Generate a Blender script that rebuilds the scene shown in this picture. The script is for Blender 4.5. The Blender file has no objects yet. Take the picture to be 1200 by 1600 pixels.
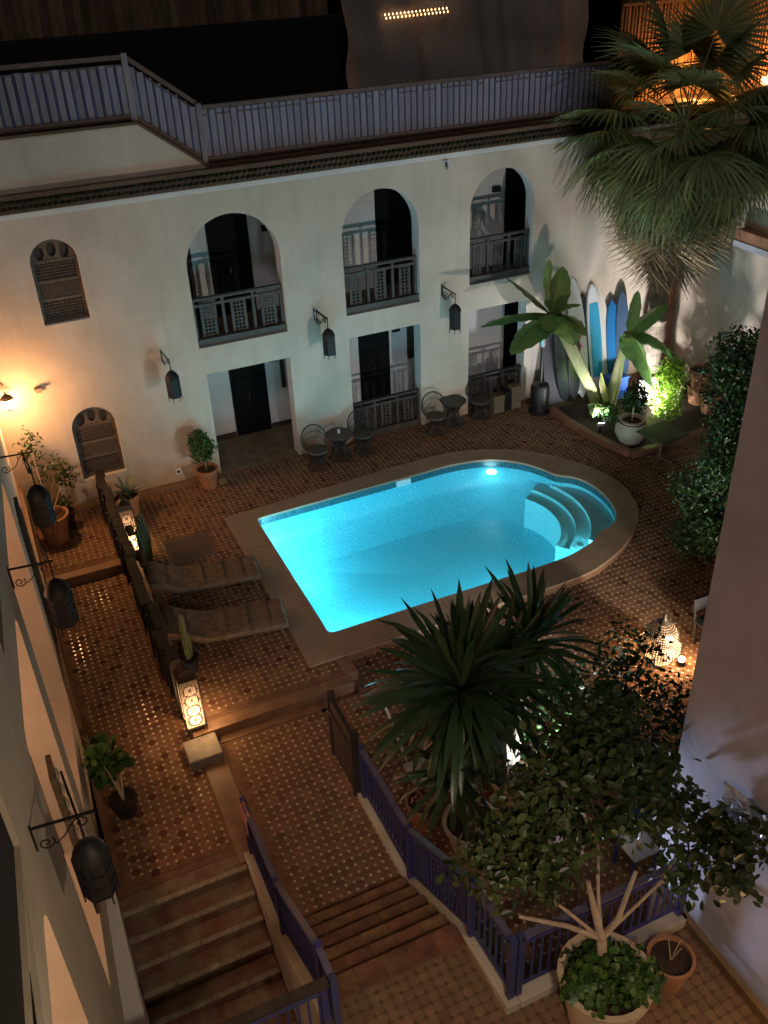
import bpy, bmesh, math, random
import numpy as np
from mathutils import Vector, Matrix
from mathutils.geometry import tessellate_polygon
random.seed(7); rng = np.random.default_rng(7)
PI = math.pi
C = bpy.context.scene.collection
S = bpy.context.scene
# ------------------------------------------------------------------ camera, world, moon, exposure
cam = bpy.data.cameras.new('camera'); camo = bpy.data.objects.new('camera', cam); C.objects.link(camo)
cam.sensor_fit = 'VERTICAL'; cam.sensor_height = 36.0; cam.lens = 32.573
camo.location = (0, 0, 10.5); camo.rotation_euler = (0.99958548, 0.03694307, -0.42703272)
cam.clip_start = 0.05; cam.clip_end = 500
S.camera = camo
w = bpy.data.worlds.new("World"); S.world = w; w.use_nodes = True
nt = w.node_tree; bg = nt.nodes['Background']
sky = nt.nodes.new('ShaderNodeTexSky'); sky.sky_type = 'NISHITA'; sky.sun_disc = False
sky.sun_elevation = math.radians(-4.0); sky.sun_rotation = math.radians(200)
nt.links.new(sky.outputs[0], bg.inputs[0]); bg.inputs[1].default_value = 0.10
S.view_settings.view_transform = 'Standard'; S.view_settings.look = 'None'
S.view_settings.exposure = 0.0; S.view_settings.gamma = 1.0
S.cycles.use_denoising = True
S.cycles.max_bounces = 7; S.cycles.diffuse_bounces = 4; S.cycles.glossy_bounces = 3
S.cycles.transparent_max_bounces = 10; S.cycles.sample_clamp_indirect = 3.0
S.cycles.sample_clamp_direct = 0; S.cycles.caustics_reflective = False; S.cycles.caustics_refractive = False
def moon():
    l = bpy.data.lights.new('moon', 'SUN'); l.energy = 0.24; l.angle = math.radians(8); l.color = (1.0, 0.93, 0.92)
    o = bpy.data.objects.new('moon', l); C.objects.link(o); o.rotation_euler = (math.radians(48), 0, math.radians(-20))
moon()
def lamp(name, loc, power, col, r=0.06, parent=None, spot=None, aim=None, blend=1.0):
    l = bpy.data.lights.new(name, 'SPOT' if spot else 'POINT'); l.energy = power; l.color = col; l.shadow_soft_size = r
    o = bpy.data.objects.new(name, l); C.objects.link(o)
    if spot:
        l.spot_size = math.radians(spot); l.spot_blend = blend
        o.rotation_euler = (Vector(aim) - Vector(loc)).to_track_quat('-Z', 'Y').to_euler()
    o.location = loc
    if parent is not None:
        o.parent = parent; o.location = Vector(loc) - WL.get(parent.name, Vector((0, 0, 0)))
    return o
# ------------------------------------------------------------------ helpers
WL = {}
def tag(o, label=None, cat=None, group=None, kind=None):
    if label: o['label'] = label
    if cat: o['category'] = cat
    if group: o['group'] = group
    if kind: o['kind'] = kind
    return o
def empty(name, loc, label, cat, group=None):
    o = bpy.data.objects.new(name, None); C.objects.link(o); o.location = loc; o.empty_display_size = 0.1
    WL[o.name] = Vector(loc)
    return tag(o, label, cat, group)
class MB:
    def __init__(s): s.v = []; s.f = []; s.m = []
    def add(s, vs, fs, m=0):
        n = len(s.v); s.v += [tuple(p) for p in vs]; s.f += [tuple(i + n for i in f) for f in fs]; s.m += [m] * len(fs); return s
    def box(s, x0, x1, y0, y1, z0, z1, m=0, M=None):
        vs = [(x, y, z) for z in (z0, z1) for y in (y0, y1) for x in (x0, x1)]
        if M is not None: vs = [M @ Vector(p) for p in vs]
        return s.add(vs, [(0, 2, 3, 1), (4, 5, 7, 6), (0, 1, 5, 4), (1, 3, 7, 5), (3, 2, 6, 7), (2, 0, 4, 6)], m)
    def bar(s, a, b, w=0.02, h=None, up=(0, 0, 1), m=0):
        a = Vector(a); b = Vector(b); d = (b - a); L = d.length
        if L < 1e-6: return s
        d.normalize(); u = Vector(up)
        if abs(d.dot(u)) > 0.98: u = Vector((0, 1, 0)) if abs(d.y) < .9 else Vector((1, 0, 0))
        x = d.cross(u).normalized(); z = x.cross(d); h = w if h is None else h
        vs = []
        for p in (a, b):
            for sx, sz in ((-1, -1), (1, -1), (1, 1), (-1, 1)): vs.append(p + x * sx * w / 2 + z * sz * h / 2)
        return s.add(vs, [(0, 1, 2, 3), (7, 6, 5, 4), (0, 4, 5, 1), (1, 5, 6, 2), (2, 6, 7, 3), (3, 7, 4, 0)], m)
    def tube(s, pts, r, n=8, m=0, caps=True):
        pts = [Vector(p) for p in pts]; k = len(pts); rs = r if isinstance(r, (list, tuple)) else [r] * k
        base = len(s.v); ref = None
        for i, p in enumerate(pts):
            t = (pts[min(i + 1, k - 1)] - pts[max(i - 1, 0)])
            t = t.normalized() if t.length > 1e-9 else Vector((0, 0, 1))
            if ref is None:
                ref = Vector((0, 0, 1)) if abs(t.z) < .9 else Vector((1, 0, 0))
            x = (ref - t * ref.dot(t))
            x = x.normalized() if x.length > 1e-6 else t.orthogonal().normalized()
            ref = x; y = t.cross(x)
            for j in range(n):
                a = 2 * PI * j / n; s.v.append(tuple(p + (x * math.cos(a) + y * math.sin(a)) * rs[i]))
        for i in range(k - 1):
            for j in range(n):
                a = base + i * n + j; b = base + i * n + (j + 1) % n
                s.f.append((a, b, b + n, a + n)); s.m.append(m)
        if caps:
            s.f.append(tuple(base + j for j in range(n))[::-1]); s.m.append(m)
            s.f.append(tuple(base + (k - 1) * n + j for j in range(n))); s.m.append(m)
        return s
    def lathe(s, prof, c=(0, 0, 0), n=20, m=0, caps=True, a0=0.0, sq=1.0):
        base = len(s.v); k = len(prof)
        for r, z in prof:
            for j in range(n):
                a = a0 + 2 * PI * j / n; s.v.append((c[0] + r * math.cos(a), c[1] + r * math.sin(a) * sq, c[2] + z))
        for i in range(k - 1):
            for j in range(n):
                a = base + i * n + j; b = base + i * n + (j + 1) % n
                s.f.append((a, b, b + n, a + n)); s.m.append(m)
        if caps:
            s.f.append(tuple(base + j for j in range(n))[::-1]); s.m.append(m)
            s.f.append(tuple(base + (k - 1) * n + j for j in range(n))); s.m.append(m)
        return s
    def slab(s, outer, holes, fn, d0, d1, m=0, ms=None, skip_back=False):
        """extruded polygon with holes; fn(u, v, d) -> xyz"""
        ms = m if ms is None else ms
        loops = [outer] + list(holes); flat = [p for L in loops for p in L]
        tris = tessellate_polygon([[Vector((p[0], p[1], 0)) for p in L] for L in loops])
        n = len(flat); vs = [fn(p[0], p[1], d0) for p in flat] + [fn(p[0], p[1], d1) for p in flat]
        s.add(vs, [tuple(t) for t in tris], m); b = len(s.v) - 2 * n
        for t in tris: s.f.append(tuple(i + n + b for i in reversed(t))); s.m.append(m)
        o = 0
        for k, L in enumerate(loops):
            q = len(L)
            for i in range(q):
                a = b + o + i; c2 = b + o + (i + 1) % q
                s.f.append((a, c2, c2 + n, a + n)); s.m.append(m if k == 0 else ms)
            o += q
        return s
    def build(s, name, mats, parent=None, local=False, smooth=False, bevel=0, kind=None, label=None):
        me = bpy.data.meshes.new(name)
        off = Vector((0, 0, 0))
        if parent is not None and not local: off = WL.get(parent.name, off)
        vs = s.v if off.length == 0 else [(p[0] - off.x, p[1] - off.y, p[2] - off.z) for p in s.v]
        me.from_pydata(vs, [], s.f)
        mats = mats if isinstance(mats, (list, tuple)) else [mats]
        for q in mats: me.materials.append(q)
        if len(mats) > 1: me.polygons.foreach_set('material_index', s.m)
        bm = bmesh.new(); bm.from_mesh(me); bmesh.ops.recalc_face_normals(bm, faces=bm.faces); bm.to_mesh(me); bm.free()
        if smooth:
            me.polygons.foreach_set('use_smooth', [True] * len(me.polygons))
            try: me.set_sharp_from_angle(angle=math.radians(38))
            except Exception: pass
        me.update()
        o = bpy.data.objects.new(name, me); C.objects.link(o)
        if parent is not None: o.parent = parent
        WL[o.name] = off
        if bevel:
            b = o.modifiers.new('bevel', 'BEVEL'); b.width = bevel; b.segments = 2; b.limit_method = 'ANGLE'
        if kind: o['kind'] = kind
        if label: o['label'] = label
        return o
def raw(name, vs, fs, mat, parent=None, kind=None, smooth=False):
    me = bpy.data.meshes.new(name); off = WL.get(parent.name, Vector((0, 0, 0))) if parent is not None else Vector((0, 0, 0))
    vs = np.asarray(vs, float) - np.array(off)
    fs = np.asarray(fs, np.int32); k = fs.shape[1]
    me.vertices.add(len(vs)); me.vertices.foreach_set('co', vs.ravel())
    me.loops.add(fs.size); me.loops.foreach_set('vertex_index', fs.ravel())
    me.polygons.add(len(fs)); me.polygons.foreach_set('loop_start', np.arange(0, fs.size, k, dtype=np.int32))
    me.update(calc_edges=True); me.materials.append(mat)
    if smooth: me.polygons.foreach_set('use_smooth', [True] * len(me.polygons))
    o = bpy.data.objects.new(name, me); C.objects.link(o)
    if parent is not None: o.parent = parent
    WL[o.name] = off
    if kind: o['kind'] = kind
    return o
def inst(mesh, name, parent=None, M=None):
    o = bpy.data.objects.new(name, mesh); C.objects.link(o)
    if parent is not None:
        o.parent = parent; off = WL.get(parent.name, Vector((0, 0, 0)))
        o.matrix_basis = Matrix.Translation(-off) @ M
    else: o.matrix_basis = M
    return o
def copy_tree(o, parent=None, loc=None, rotz=None, label=None):
    c = o.copy(); C.objects.link(c); c.parent = parent
    if loc is not None: c.location = loc; WL[c.name] = Vector(loc)
    if rotz is not None: c.rotation_euler = (0, 0, rotz)
    if label: c['label'] = label
    for ch in list(o.children): copy_tree(ch, c)
    return c
def TR(loc, rz=0, rx=0, ry=0, s=1.0):
    return Matrix.Translation(loc) @ Matrix.Rotation(rz, 4, 'Z') @ Matrix.Rotation(ry, 4, 'Y') @ Matrix.Rotation(rx, 4, 'X') @ Matrix.Scale(s, 4)
# ------------------------------------------------------------------ materials
def mat(name, col, rough=0.7, metal=0.0, var=0.0, vscale=3.0, bump=0.0, bscale=20.0, col2=None, spec=0.5, island=0.0, emit=None, estr=0.0, coat=0.0, trans=0.0, aniso=None, fac=(0.4, 0.65)):
    m = bpy.data.materials.new(name); m.use_nodes = True; n = m.node_tree.nodes; L = m.node_tree.links
    b = n['Principled BSDF']; b.inputs['Roughness'].default_value = rough; b.inputs['Metallic'].default_value = metal
    b.inputs['Specular IOR Level'].default_value = spec; b.inputs['Coat Weight'].default_value = coat
    c = (*col, 1); b.inputs['Base Color'].default_value = c; out = None
    tc = n.new('ShaderNodeTexCoord'); mp = n.new('ShaderNodeMapping'); L.new(tc.outputs['Object'], mp.inputs[0])
    if aniso: mp.inputs['Scale'].default_value = aniso
    if col2 is not None or var:
        nz = n.new('ShaderNodeTexNoise'); nz.inputs['Scale'].default_value = vscale; nz.inputs['Detail'].default_value = 6; nz.inputs['Roughness'].default_value = 0.65
        L.new(mp.outputs[0], nz.inputs['Vector'])
        cr = n.new('ShaderNodeValToRGB'); cr.color_ramp.elements[0].position = fac[0]; cr.color_ramp.elements[1].position = fac[1]
        c2 = col2 if col2 is not None else tuple(x * (1 - var) for x in col)
        cr.color_ramp.elements[0].color = (*c2, 1); cr.color_ramp.elements[1].color = c
        L.new(nz.outputs['Fac'], cr.inputs[0]); out = cr.outputs[0]
        rr = n.new('ShaderNodeMapRange'); rr.inputs['To Min'].default_value = max(0, rough - .12); rr.inputs['To Max'].default_value = min(1, rough + .1)
        L.new(nz.outputs['Fac'], rr.inputs[0]); L.new(rr.outputs[0], b.inputs['Roughness'])
    if island:
        g = n.new('ShaderNodeNewGeometry'); oi = n.new('ShaderNodeObjectInfo'); ad = n.new('ShaderNodeMath'); ad.operation = 'ADD'
        fr = n.new('ShaderNodeMath'); fr.operation = 'FRACT'
        L.new(g.outputs['Random Per Island'], ad.inputs[0]); L.new(oi.outputs['Random'], ad.inputs[1]); L.new(ad.outputs[0], fr.inputs[0])
        mr = n.new('ShaderNodeMapRange'); mr.inputs['To Min'].default_value = 1 - island; mr.inputs['To Max'].default_value = 1 + island
        L.new(fr.outputs[0], mr.inputs[0]); hs = n.new('ShaderNodeHueSaturation'); L.new(mr.outputs[0], hs.inputs['Value'])
        mr2 = n.new('ShaderNodeMapRange'); mr2.inputs['To Min'].default_value = 0.485; mr2.inputs['To Max'].default_value = 0.515
        ml = n.new('ShaderNodeMath'); ml.operation = 'MULTIPLY'; ml.inputs[1].default_value = 7.3; f2 = n.new('ShaderNodeMath'); f2.operation = 'FRACT'
        L.new(fr.outputs[0], ml.inputs[0]); L.new(ml.outputs[0], f2.inputs[0]); L.new(f2.outputs[0], mr2.inputs[0]); L.new(mr2.outputs[0], hs.inputs['Hue'])
        hs.inputs['Color'].default_value = c
        if out is not None: L.new(out, hs.inputs['Color'])
        out = hs.outputs[0]
    if out is not None: L.new(out, b.inputs['Base Color'])
    if bump:
        nb = n.new('ShaderNodeTexNoise'); nb.inputs['Scale'].default_value = bscale; nb.inputs['Detail'].default_value = 8
        L.new(mp.outputs[0], nb.inputs['Vector']); bp = n.new('ShaderNodeBump'); bp.inputs['Strength'].default_value = bump; bp.inputs['Distance'].default_value = 0.02
        L.new(nb.outputs['Fac'], bp.inputs['Height']); L.new(bp.outputs[0], b.inputs['Normal'])
    if emit is not None:
        b.inputs['Emission Color'].default_value = (*emit, 1); b.inputs['Emission Strength'].default_value = estr
    if trans:
        tr = n.new('ShaderNodeBsdfTranslucent'); mx = n.new('ShaderNodeMixShader'); mx.inputs[0].default_value = trans
        if out is not None: L.new(out, tr.inputs[0])
        else: tr.inputs[0].default_value = c
        L.new(b.outputs[0], mx.inputs[1]); L.new(tr.outputs[0], mx.inputs[2]); L.new(mx.outputs[0], n['Material Output'].inputs[0])
    return m
def stained(m, zlo, zhi, col, scale=2.5):
    """a brown water stain along the foot of a wall (wear with a shape of its own)"""
    n = m.node_tree.nodes; L = m.node_tree.links; b = n['Principled BSDF']; src = b.inputs['Base Color'].links[0].from_socket
    g = n.new('ShaderNodeNewGeometry'); sp = n.new('ShaderNodeSeparateXYZ'); L.new(g.outputs['Position'], sp.inputs[0])
    nz = n.new('ShaderNodeTexNoise'); nz.inputs['Scale'].default_value = scale; nz.inputs['Detail'].default_value = 8; L.new(g.outputs['Position'], nz.inputs['Vector'])
    ma = n.new('ShaderNodeMath'); ma.operation = 'MULTIPLY_ADD'; ma.inputs[1].default_value = 1.6; L.new(nz.outputs['Fac'], ma.inputs[0]); L.new(sp.outputs['Z'], ma.inputs[2])
    mr = n.new('ShaderNodeMapRange'); mr.inputs['From Min'].default_value = zlo + .8; mr.inputs['From Max'].default_value = zhi + .8
    mr.inputs['To Min'].default_value = .75; mr.inputs['To Max'].default_value = 0; L.new(ma.outputs[0], mr.inputs[0])
    mx = n.new('ShaderNodeMix'); mx.data_type = 'RGBA'; L.new(mr.outputs[0], mx.inputs['Factor']); L.new(src, mx.inputs['A']); mx.inputs['B'].default_value = (*col, 1)
    L.new(mx.outputs['Result'], b.inputs['Base Color'])
M = {}
M['plaster'] = stained(mat('cream_plaster', (.645, .56, .475), .85, col2=(.545, .465, .385), vscale=.9, bump=.25, bscale=9), -.1, .75, (.36, .24, .12)) or None
M['plaster'] = bpy.data.materials['cream_plaster']
def drips(m, amt=.8):
    n = m.node_tree.nodes; L = m.node_tree.links; b = n['Principled BSDF']; src = b.inputs['Base Color'].links[0].from_socket
    g = n.new('ShaderNodeNewGeometry'); mp = n.new('ShaderNodeMapping'); mp.inputs['Scale'].default_value = (2.2, 2.2, .22); L.new(g.outputs['Position'], mp.inputs[0])
    nz = n.new('ShaderNodeTexNoise'); nz.inputs['Scale'].default_value = 2.0; nz.inputs['Detail'].default_value = 9; nz.inputs['Roughness'].default_value = .7; L.new(mp.outputs[0], nz.inputs['Vector'])
    mr = n.new('ShaderNodeMapRange'); mr.inputs['From Min'].default_value = .50; mr.inputs['From Max'].default_value = .72; mr.inputs['To Min'].default_value = 1; mr.inputs['To Max'].default_value = amt; L.new(nz.outputs['Fac'], mr.inputs[0])
    hs = n.new('ShaderNodeHueSaturation'); L.new(src, hs.inputs['Color']); L.new(mr.outputs[0], hs.inputs['Value']); L.new(hs.outputs[0], b.inputs['Base Color'])
drips(M['plaster'], .88)
M['white'] = mat('white_plaster', (.74, .74, .74), .8, col2=(.66, .66, .67), vscale=1.5, bump=.15, bscale=12)
M['leftwall'] = mat('ochre_plaster', (.50, .46, .38), .85, col2=(.42, .38, .30), vscale=1.2, bump=.3, bscale=7)
M['salmon'] = mat('salmon_plaster', (.66, .50, .40), .85, var=.08, vscale=2)
M['nearwall'] = mat('lilac_white_plaster', (.52, .56, .68), .8, col2=(.42, .45, .54), vscale=1.1, bump=1.0, bscale=2.2)
M['redplaster'] = mat('terracotta_plaster', (.42, .20, .12), .85, var=.3)
M['terracotta'] = mat('terracotta_tile', (.215, .122, .074), .78, spec=.12, col2=(.155, .086, .053), vscale=9, island=.24, bump=.1, bscale=60, fac=(.35, .7))
M['mortar'] = mat('mortar', (.19, .10, .058), .9, var=.3, vscale=6)
M['cabochon'] = mat('cream_cabochon', (.50, .39, .26), .13, island=.22)
M['darktile'] = mat('dark_glazed_tile', (.11, .05, .032), .8, island=.25, spec=.12)
M['darkcab'] = mat('brown_cabochon', (.12, .07, .042), .5)
M['ochretile'] = mat('ochre_tile', (.23, .14, .08), .55, var=.25, vscale=6, island=.12)
M['border'] = mat('terracotta_border', (.25, .145, .085), .55, col2=(.18, .10, .058), vscale=4, bump=.2, bscale=25)
M['stepm'] = mat('worn_step', (.25, .125, .06), .6, col2=(.13, .062, .035), vscale=3.5, bump=.5, bscale=14, island=.12)
M['greystep'] = mat('mossy_step', (.23, .19, .125), .7, col2=(.16, .075, .045), vscale=3, bump=.5, bscale=14, island=.12)
M['nosing'] = mat('worn_nosing', (.34, .30, .22), .65, var=.4, vscale=6, bump=.3)
M['coping'] = mat('sandstone_coping', (.33, .24, .165), .6, col2=(.26, .185, .125), vscale=2.2, bump=.2, bscale=18, island=.05)
M['stone'] = mat('grey_stone', (.26, .235, .20), .8, var=.3, vscale=5, bump=.4, bscale=15)
M['wooddk'] = mat('dark_wood', (.055, .043, .034), .6, var=.4, vscale=7, bump=.2, aniso=(1, 1, .3))
M['woodgr'] = mat('weathered_wood', (.085, .078, .072), .65, var=.4, vscale=8, bump=.2)
M['window'] = mat('brown_screen_wood', (.14, .105, .075), .65, var=.4, vscale=9, bump=.2)
M['balu'] = mat('blackened_wood', (.005, .004, .004), .8, var=.4, vscale=7)
M['door'] = mat('black_green_door', (.006, .008, .009), .8, var=.3, vscale=2, spec=.15)
M['black'] = mat('black_metal', (.012, .012, .013), .45, metal=.3)
M['iron'] = mat('wrought_iron', (.02, .018, .017), .5, metal=.5, bump=.2)
M['lanternm'] = mat('lantern_metal', (.018, .019, .024), .6, metal=.2, var=.4, vscale=14)
M['glassd'] = mat('lantern_glass', (.016, .017, .022), .65, var=.4, vscale=30)
M['brass'] = mat('pierced_metal', (.07, .05, .035), .45, metal=.7)
M['greentile'] = mat('green_glazed_tile', (.035, .042, .03), .35, island=.45)
M['claybrown'] = mat('clay_band', (.14, .08, .05), .8, var=.3)
M['picket'] = mat('grey_picket', (.31, .295, .34), .7, col2=(.17, .16, .20), vscale=5, bump=.3, island=.16, aniso=(1, 1, .2))
M['picketblue'] = mat('blue_picket', (.05, .06, .15), .6, island=.2)
M['railtop'] = mat('pole_rail', (.15, .10, .085), .7, var=.3, vscale=6)
M['blue'] = mat('blue_paint', (.03, .045, .20), .5, col2=(.05, .05, .12), vscale=8, island=.1)
M['bluerail'] = mat('faded_blue_rail', (.13, .125, .20), .5, var=.3, vscale=6)
M['poolblue'] = mat('pool_mosaic', (.30, .78, .86), .4, island=0, col2=(.045, .50, .68), vscale=42, fac=(.42, .66))
M['poolstep'] = mat('pool_step_mosaic', (.55, .90, .93), .4, col2=(.16, .70, .82), vscale=42, fac=(.42, .62))
M['pooltile'] = mat('pool_waterline_tile', (.035, .13, .16), .3, col2=(.025, .09, .12), vscale=18)
M['fabric'] = mat('mottled_fabric', (.22, .155, .10), .9, col2=(.12, .08, .05), vscale=6, bump=.8, bscale=9)
M['framegr'] = mat('dull_frame', (.16, .13, .10), .5, metal=.3)
M['wicker'] = mat('dark_wicker', (.030, .024, .022), .6)
M['seatm'] = mat('seat_mesh', (.10, .085, .075), .7, var=.3, vscale=30)
M['clay'] = mat('clay_pot', (.42, .21, .11), .75, var=.25, vscale=5, bump=.2)
M['claypale'] = mat('pale_clay_pot', (.62, .49, .34), .75, var=.15, vscale=4, bump=.15)
M['urn'] = mat('cream_urn', (.55, .48, .38), .6, var=.25, vscale=4, bump=.2)
M['bluepot'] = mat('blue_glazed_pot', (.03, .05, .30), .3)
M['darkpot'] = mat('black_plastic_pot', (.02, .02, .022), .5)
M['soil'] = mat('soil', (.055, .032, .02), .95, var=.5, vscale=30, bump=.8, bscale=50)
M['leafdk'] = mat('dark_leaf', (.022, .055, .012), .38, island=.5, trans=.12)
M['leafol'] = mat('olive_leaf', (.05, .078, .022), .42, island=.55, trans=.15)
M['leafmid'] = mat('green_leaf', (.05, .12, .022), .45, island=.45, trans=.2)
M['leafbr'] = mat('bright_leaf', (.22, .38, .04), .5, island=.4, trans=.3)
M['leaftip'] = mat('yellow_leaf', (.30, .34, .06), .5, island=.3, trans=.3)
M['banana'] = mat('banana_leaf', (.17, .31, .09), .38, island=.3, trans=.25, var=.25, vscale=5, bump=.3, bscale=20)
M['bananadry'] = mat('banana_stem', (.30, .24, .12), .7, col2=(.16, .19, .07), vscale=5, aniso=(1, 1, .2), bump=.3)
M['palm'] = mat('palm_frond', (.21, .26, .11), .5, island=.4, trans=.15)
M['palmdry'] = mat('dry_palm_frond', (.42, .31, .18), .7, island=.4, trans=.15)
M['yucca'] = mat('yucca_leaf', (.035, .075, .03), .35, island=.4, trans=.08)
M['cactus'] = mat('cactus', (.09, .12, .055), .6, var=.3, vscale=10)
M['agave'] = mat('agave_leaf', (.16, .22, .13), .5, island=.2)
M['bark'] = mat('pale_bark', (.50, .39, .28), .8, var=.3, vscale=9, bump=.5, bscale=25)
M['barkdk'] = mat('dark_bark', (.12, .085, .055), .85, var=.4, vscale=8, bump=.6, bscale=18)
M['palmbark'] = mat('palm_trunk', (.25, .21, .17), .9, var=.4, vscale=6, bump=.9, bscale=12, aniso=(1, 1, 3))
M['reed'] = mat('reed_screen', (.22, .13, .075), .8, col2=(.10, .06, .035), vscale=4, island=.35, aniso=(1, 1, .25))
M['cloth'] = mat('camouflage_net', (.50, .44, .40), .95, col2=(.2, .175, .16), vscale=55, bump=1.0, bscale=40)
M['tarp_shade'] = mat('black_tarp_shade', (.006, .005, .005), .9)  # tarpaulin black, also used for shade in the upper gallery
M['roofm'] = mat('roof_floor', (.05, .035, .025), .9, var=.3)
M['whitepl'] = mat('white_plastic', (.75, .77, .82), .35)
M['steel'] = mat('steel', (.55, .56, .58), .25, metal=.9)
M['cloudplastic'] = mat('plastic_sheet', (.62, .68, .82), .15, bump=1.0, bscale=7, coat=.6)
M['soot'] = mat('blackish_green', (.03, .05, .03), .4)
M['towel'] = mat('rose_towel', (.42, .20, .16), .9, var=.2, vscale=10)
M['cardboard'] = mat('cardboard', (.18, .14, .09), .85, var=.2)
def lantern_glow(name, st, z0, fall):  # emission fading away from the bulb point, painted lantern glow
    m = bpy.data.materials.new(name); m.use_nodes = True; n = m.node_tree.nodes; L = m.node_tree.links; b = n['Principled BSDF']; b.inputs['Base Color'].default_value = (.6, .4, .2, 1)
    tc = n.new('ShaderNodeTexCoord'); ln = n.new('ShaderNodeVectorMath'); ln.operation = 'DISTANCE'; ln.inputs[1].default_value = z0; L.new(tc.outputs['Object'], ln.inputs[0])
    mr = n.new('ShaderNodeMapRange'); mr.inputs['From Min'].default_value = 0.1; mr.inputs['From Max'].default_value = fall; mr.inputs['To Min'].default_value = 1; mr.inputs['To Max'].default_value = .1; L.new(ln.outputs['Value'], mr.inputs[0])
    pw = n.new('ShaderNodeMath'); pw.operation = 'POWER'; pw.inputs[1].default_value = 3; L.new(mr.outputs[0], pw.inputs[0]); ml = n.new('ShaderNodeMath'); ml.operation = 'MULTIPLY'; ml.inputs[1].default_value = st; L.new(pw.outputs[0], ml.inputs[0])
    b.inputs['Emission Color'].default_value = (1, .50, .22, 1); L.new(ml.outputs[0], b.inputs['Emission Strength']); return m
def glow(name, col, st): return mat(name, (.8, .8, .8), .5, emit=col, estr=st)
M['bulbw'] = glow('warm_bulb', (1, .55, .22), 60)
M['bulbsoft'] = glow('candle_glow', (1, .52, .22), 4.5)
M['bulbc'] = glow('white_floodlight', (.82, .90, 1.0), 60)
M['glow_tall'] = lantern_glow('tall_lantern_glow', 11, (0, 0, .30), .95); M['glow_round'] = lantern_glow('round_lantern_glow', 15, (.20, -.24, .22), .85)
M['poolglow'] = glow('pool_lamp', (.65, .95, 1.0), 14)
# ------------------------------------------------------------------ plan of the place (metres)
WY = 18.2
POOL_R = [(8.05, 11.88), (8.79, 11.91), (9.26, 12.0), (9.66, 12.15), (9.93, 12.33), (10.28, 12.42), (10.57, 12.67), (10.75, 13.05), (10.84, 13.5), (10.83, 13.98), (10.69, 14.35), (10.40, 14.64), (10.28, 14.95), (10.05, 15.38), (9.62, 15.80), (9.12, 16.01), (8.5, 16.10), (7.8, 16.09)]
POOL = [(4.03, 11.88), (6, 11.88)] + POOL_R + [(6, 16.06), (4.03, 16.02), (3.93, 15.93), (3.93, 11.98)]
COP = [(3.34, 11.24), (8.3, 11.26), (8.9, 11.30), (9.4, 11.43), (9.97, 11.68), (10.54, 12.05), (11.0, 12.5), (11.28, 13.04), (11.42, 13.75), (11.28, 14.5), (10.82, 15.35), (10.2, 16.02), (9.3, 16.48), (8.5, 16.64), (7.4, 16.62), (3.34, 16.36)]
def inside(p, poly):
    x, y = p; r = False; n = len(poly)
    for i in range(n):
        x0, y0 = poly[i]; x1, y1 = poly[(i + 1) % n]
        if (y0 > y) != (y1 > y) and x < (x1 - x0) * (y - y0) / (y1 - y0) + x0: r = not r
    return r
def smoothpoly(pts, n=4, closed=True):
    out = []; k = len(pts)
    for i in range(k):
        p0, p1, p2, p3 = (np.array(pts[(i + j - 1) % k], float) for j in range(4))
        for t in np.linspace(0, 1, n, endpoint=False):
            out.append(tuple(.5 * ((2 * p1) + (-p0 + p2) * t + (2 * p0 - 5 * p1 + 4 * p2 - p3) * t * t + (-p0 + 3 * p1 - 3 * p2 + p3) * t ** 3)))
    return out
def smoothopen(pts, n=4):
    P = [pts[0]] + list(pts) + [pts[-1]]; out = []
    for i in range(len(pts) - 1):
        p0, p1, p2, p3 = (np.array(P[i + j], float) for j in range(4))
        for t in np.linspace(0, 1, n, endpoint=False):
            out.append(tuple(.5 * ((2 * p1) + (-p0 + p2) * t + (2 * p0 - 5 * p1 + 4 * p2 - p3) * t * t + (-p0 + 3 * p1 - 3 * p2 + p3) * t ** 3)))
    return out + [tuple(pts[-1])]
POOLS = [(4.03, 11.88), (6, 11.88)] + smoothopen(POOL_R, 4) + [(6, 16.06), (4.03, 16.02), (3.96, 15.99), (3.93, 15.93), (3.93, 11.98), (3.96, 11.91)]
COPS = [(3.34, 11.24), (7.4, 11.25)] + smoothopen(COP[1:-1], 4) + [(3.34, 16.36)]
ZL = -.17
def zcourt(x, y):
    t = min(1, max(0, (14.0 - y) / 3.2)); return ZL * t
flat = lambda z: (lambda x, y: z)
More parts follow.
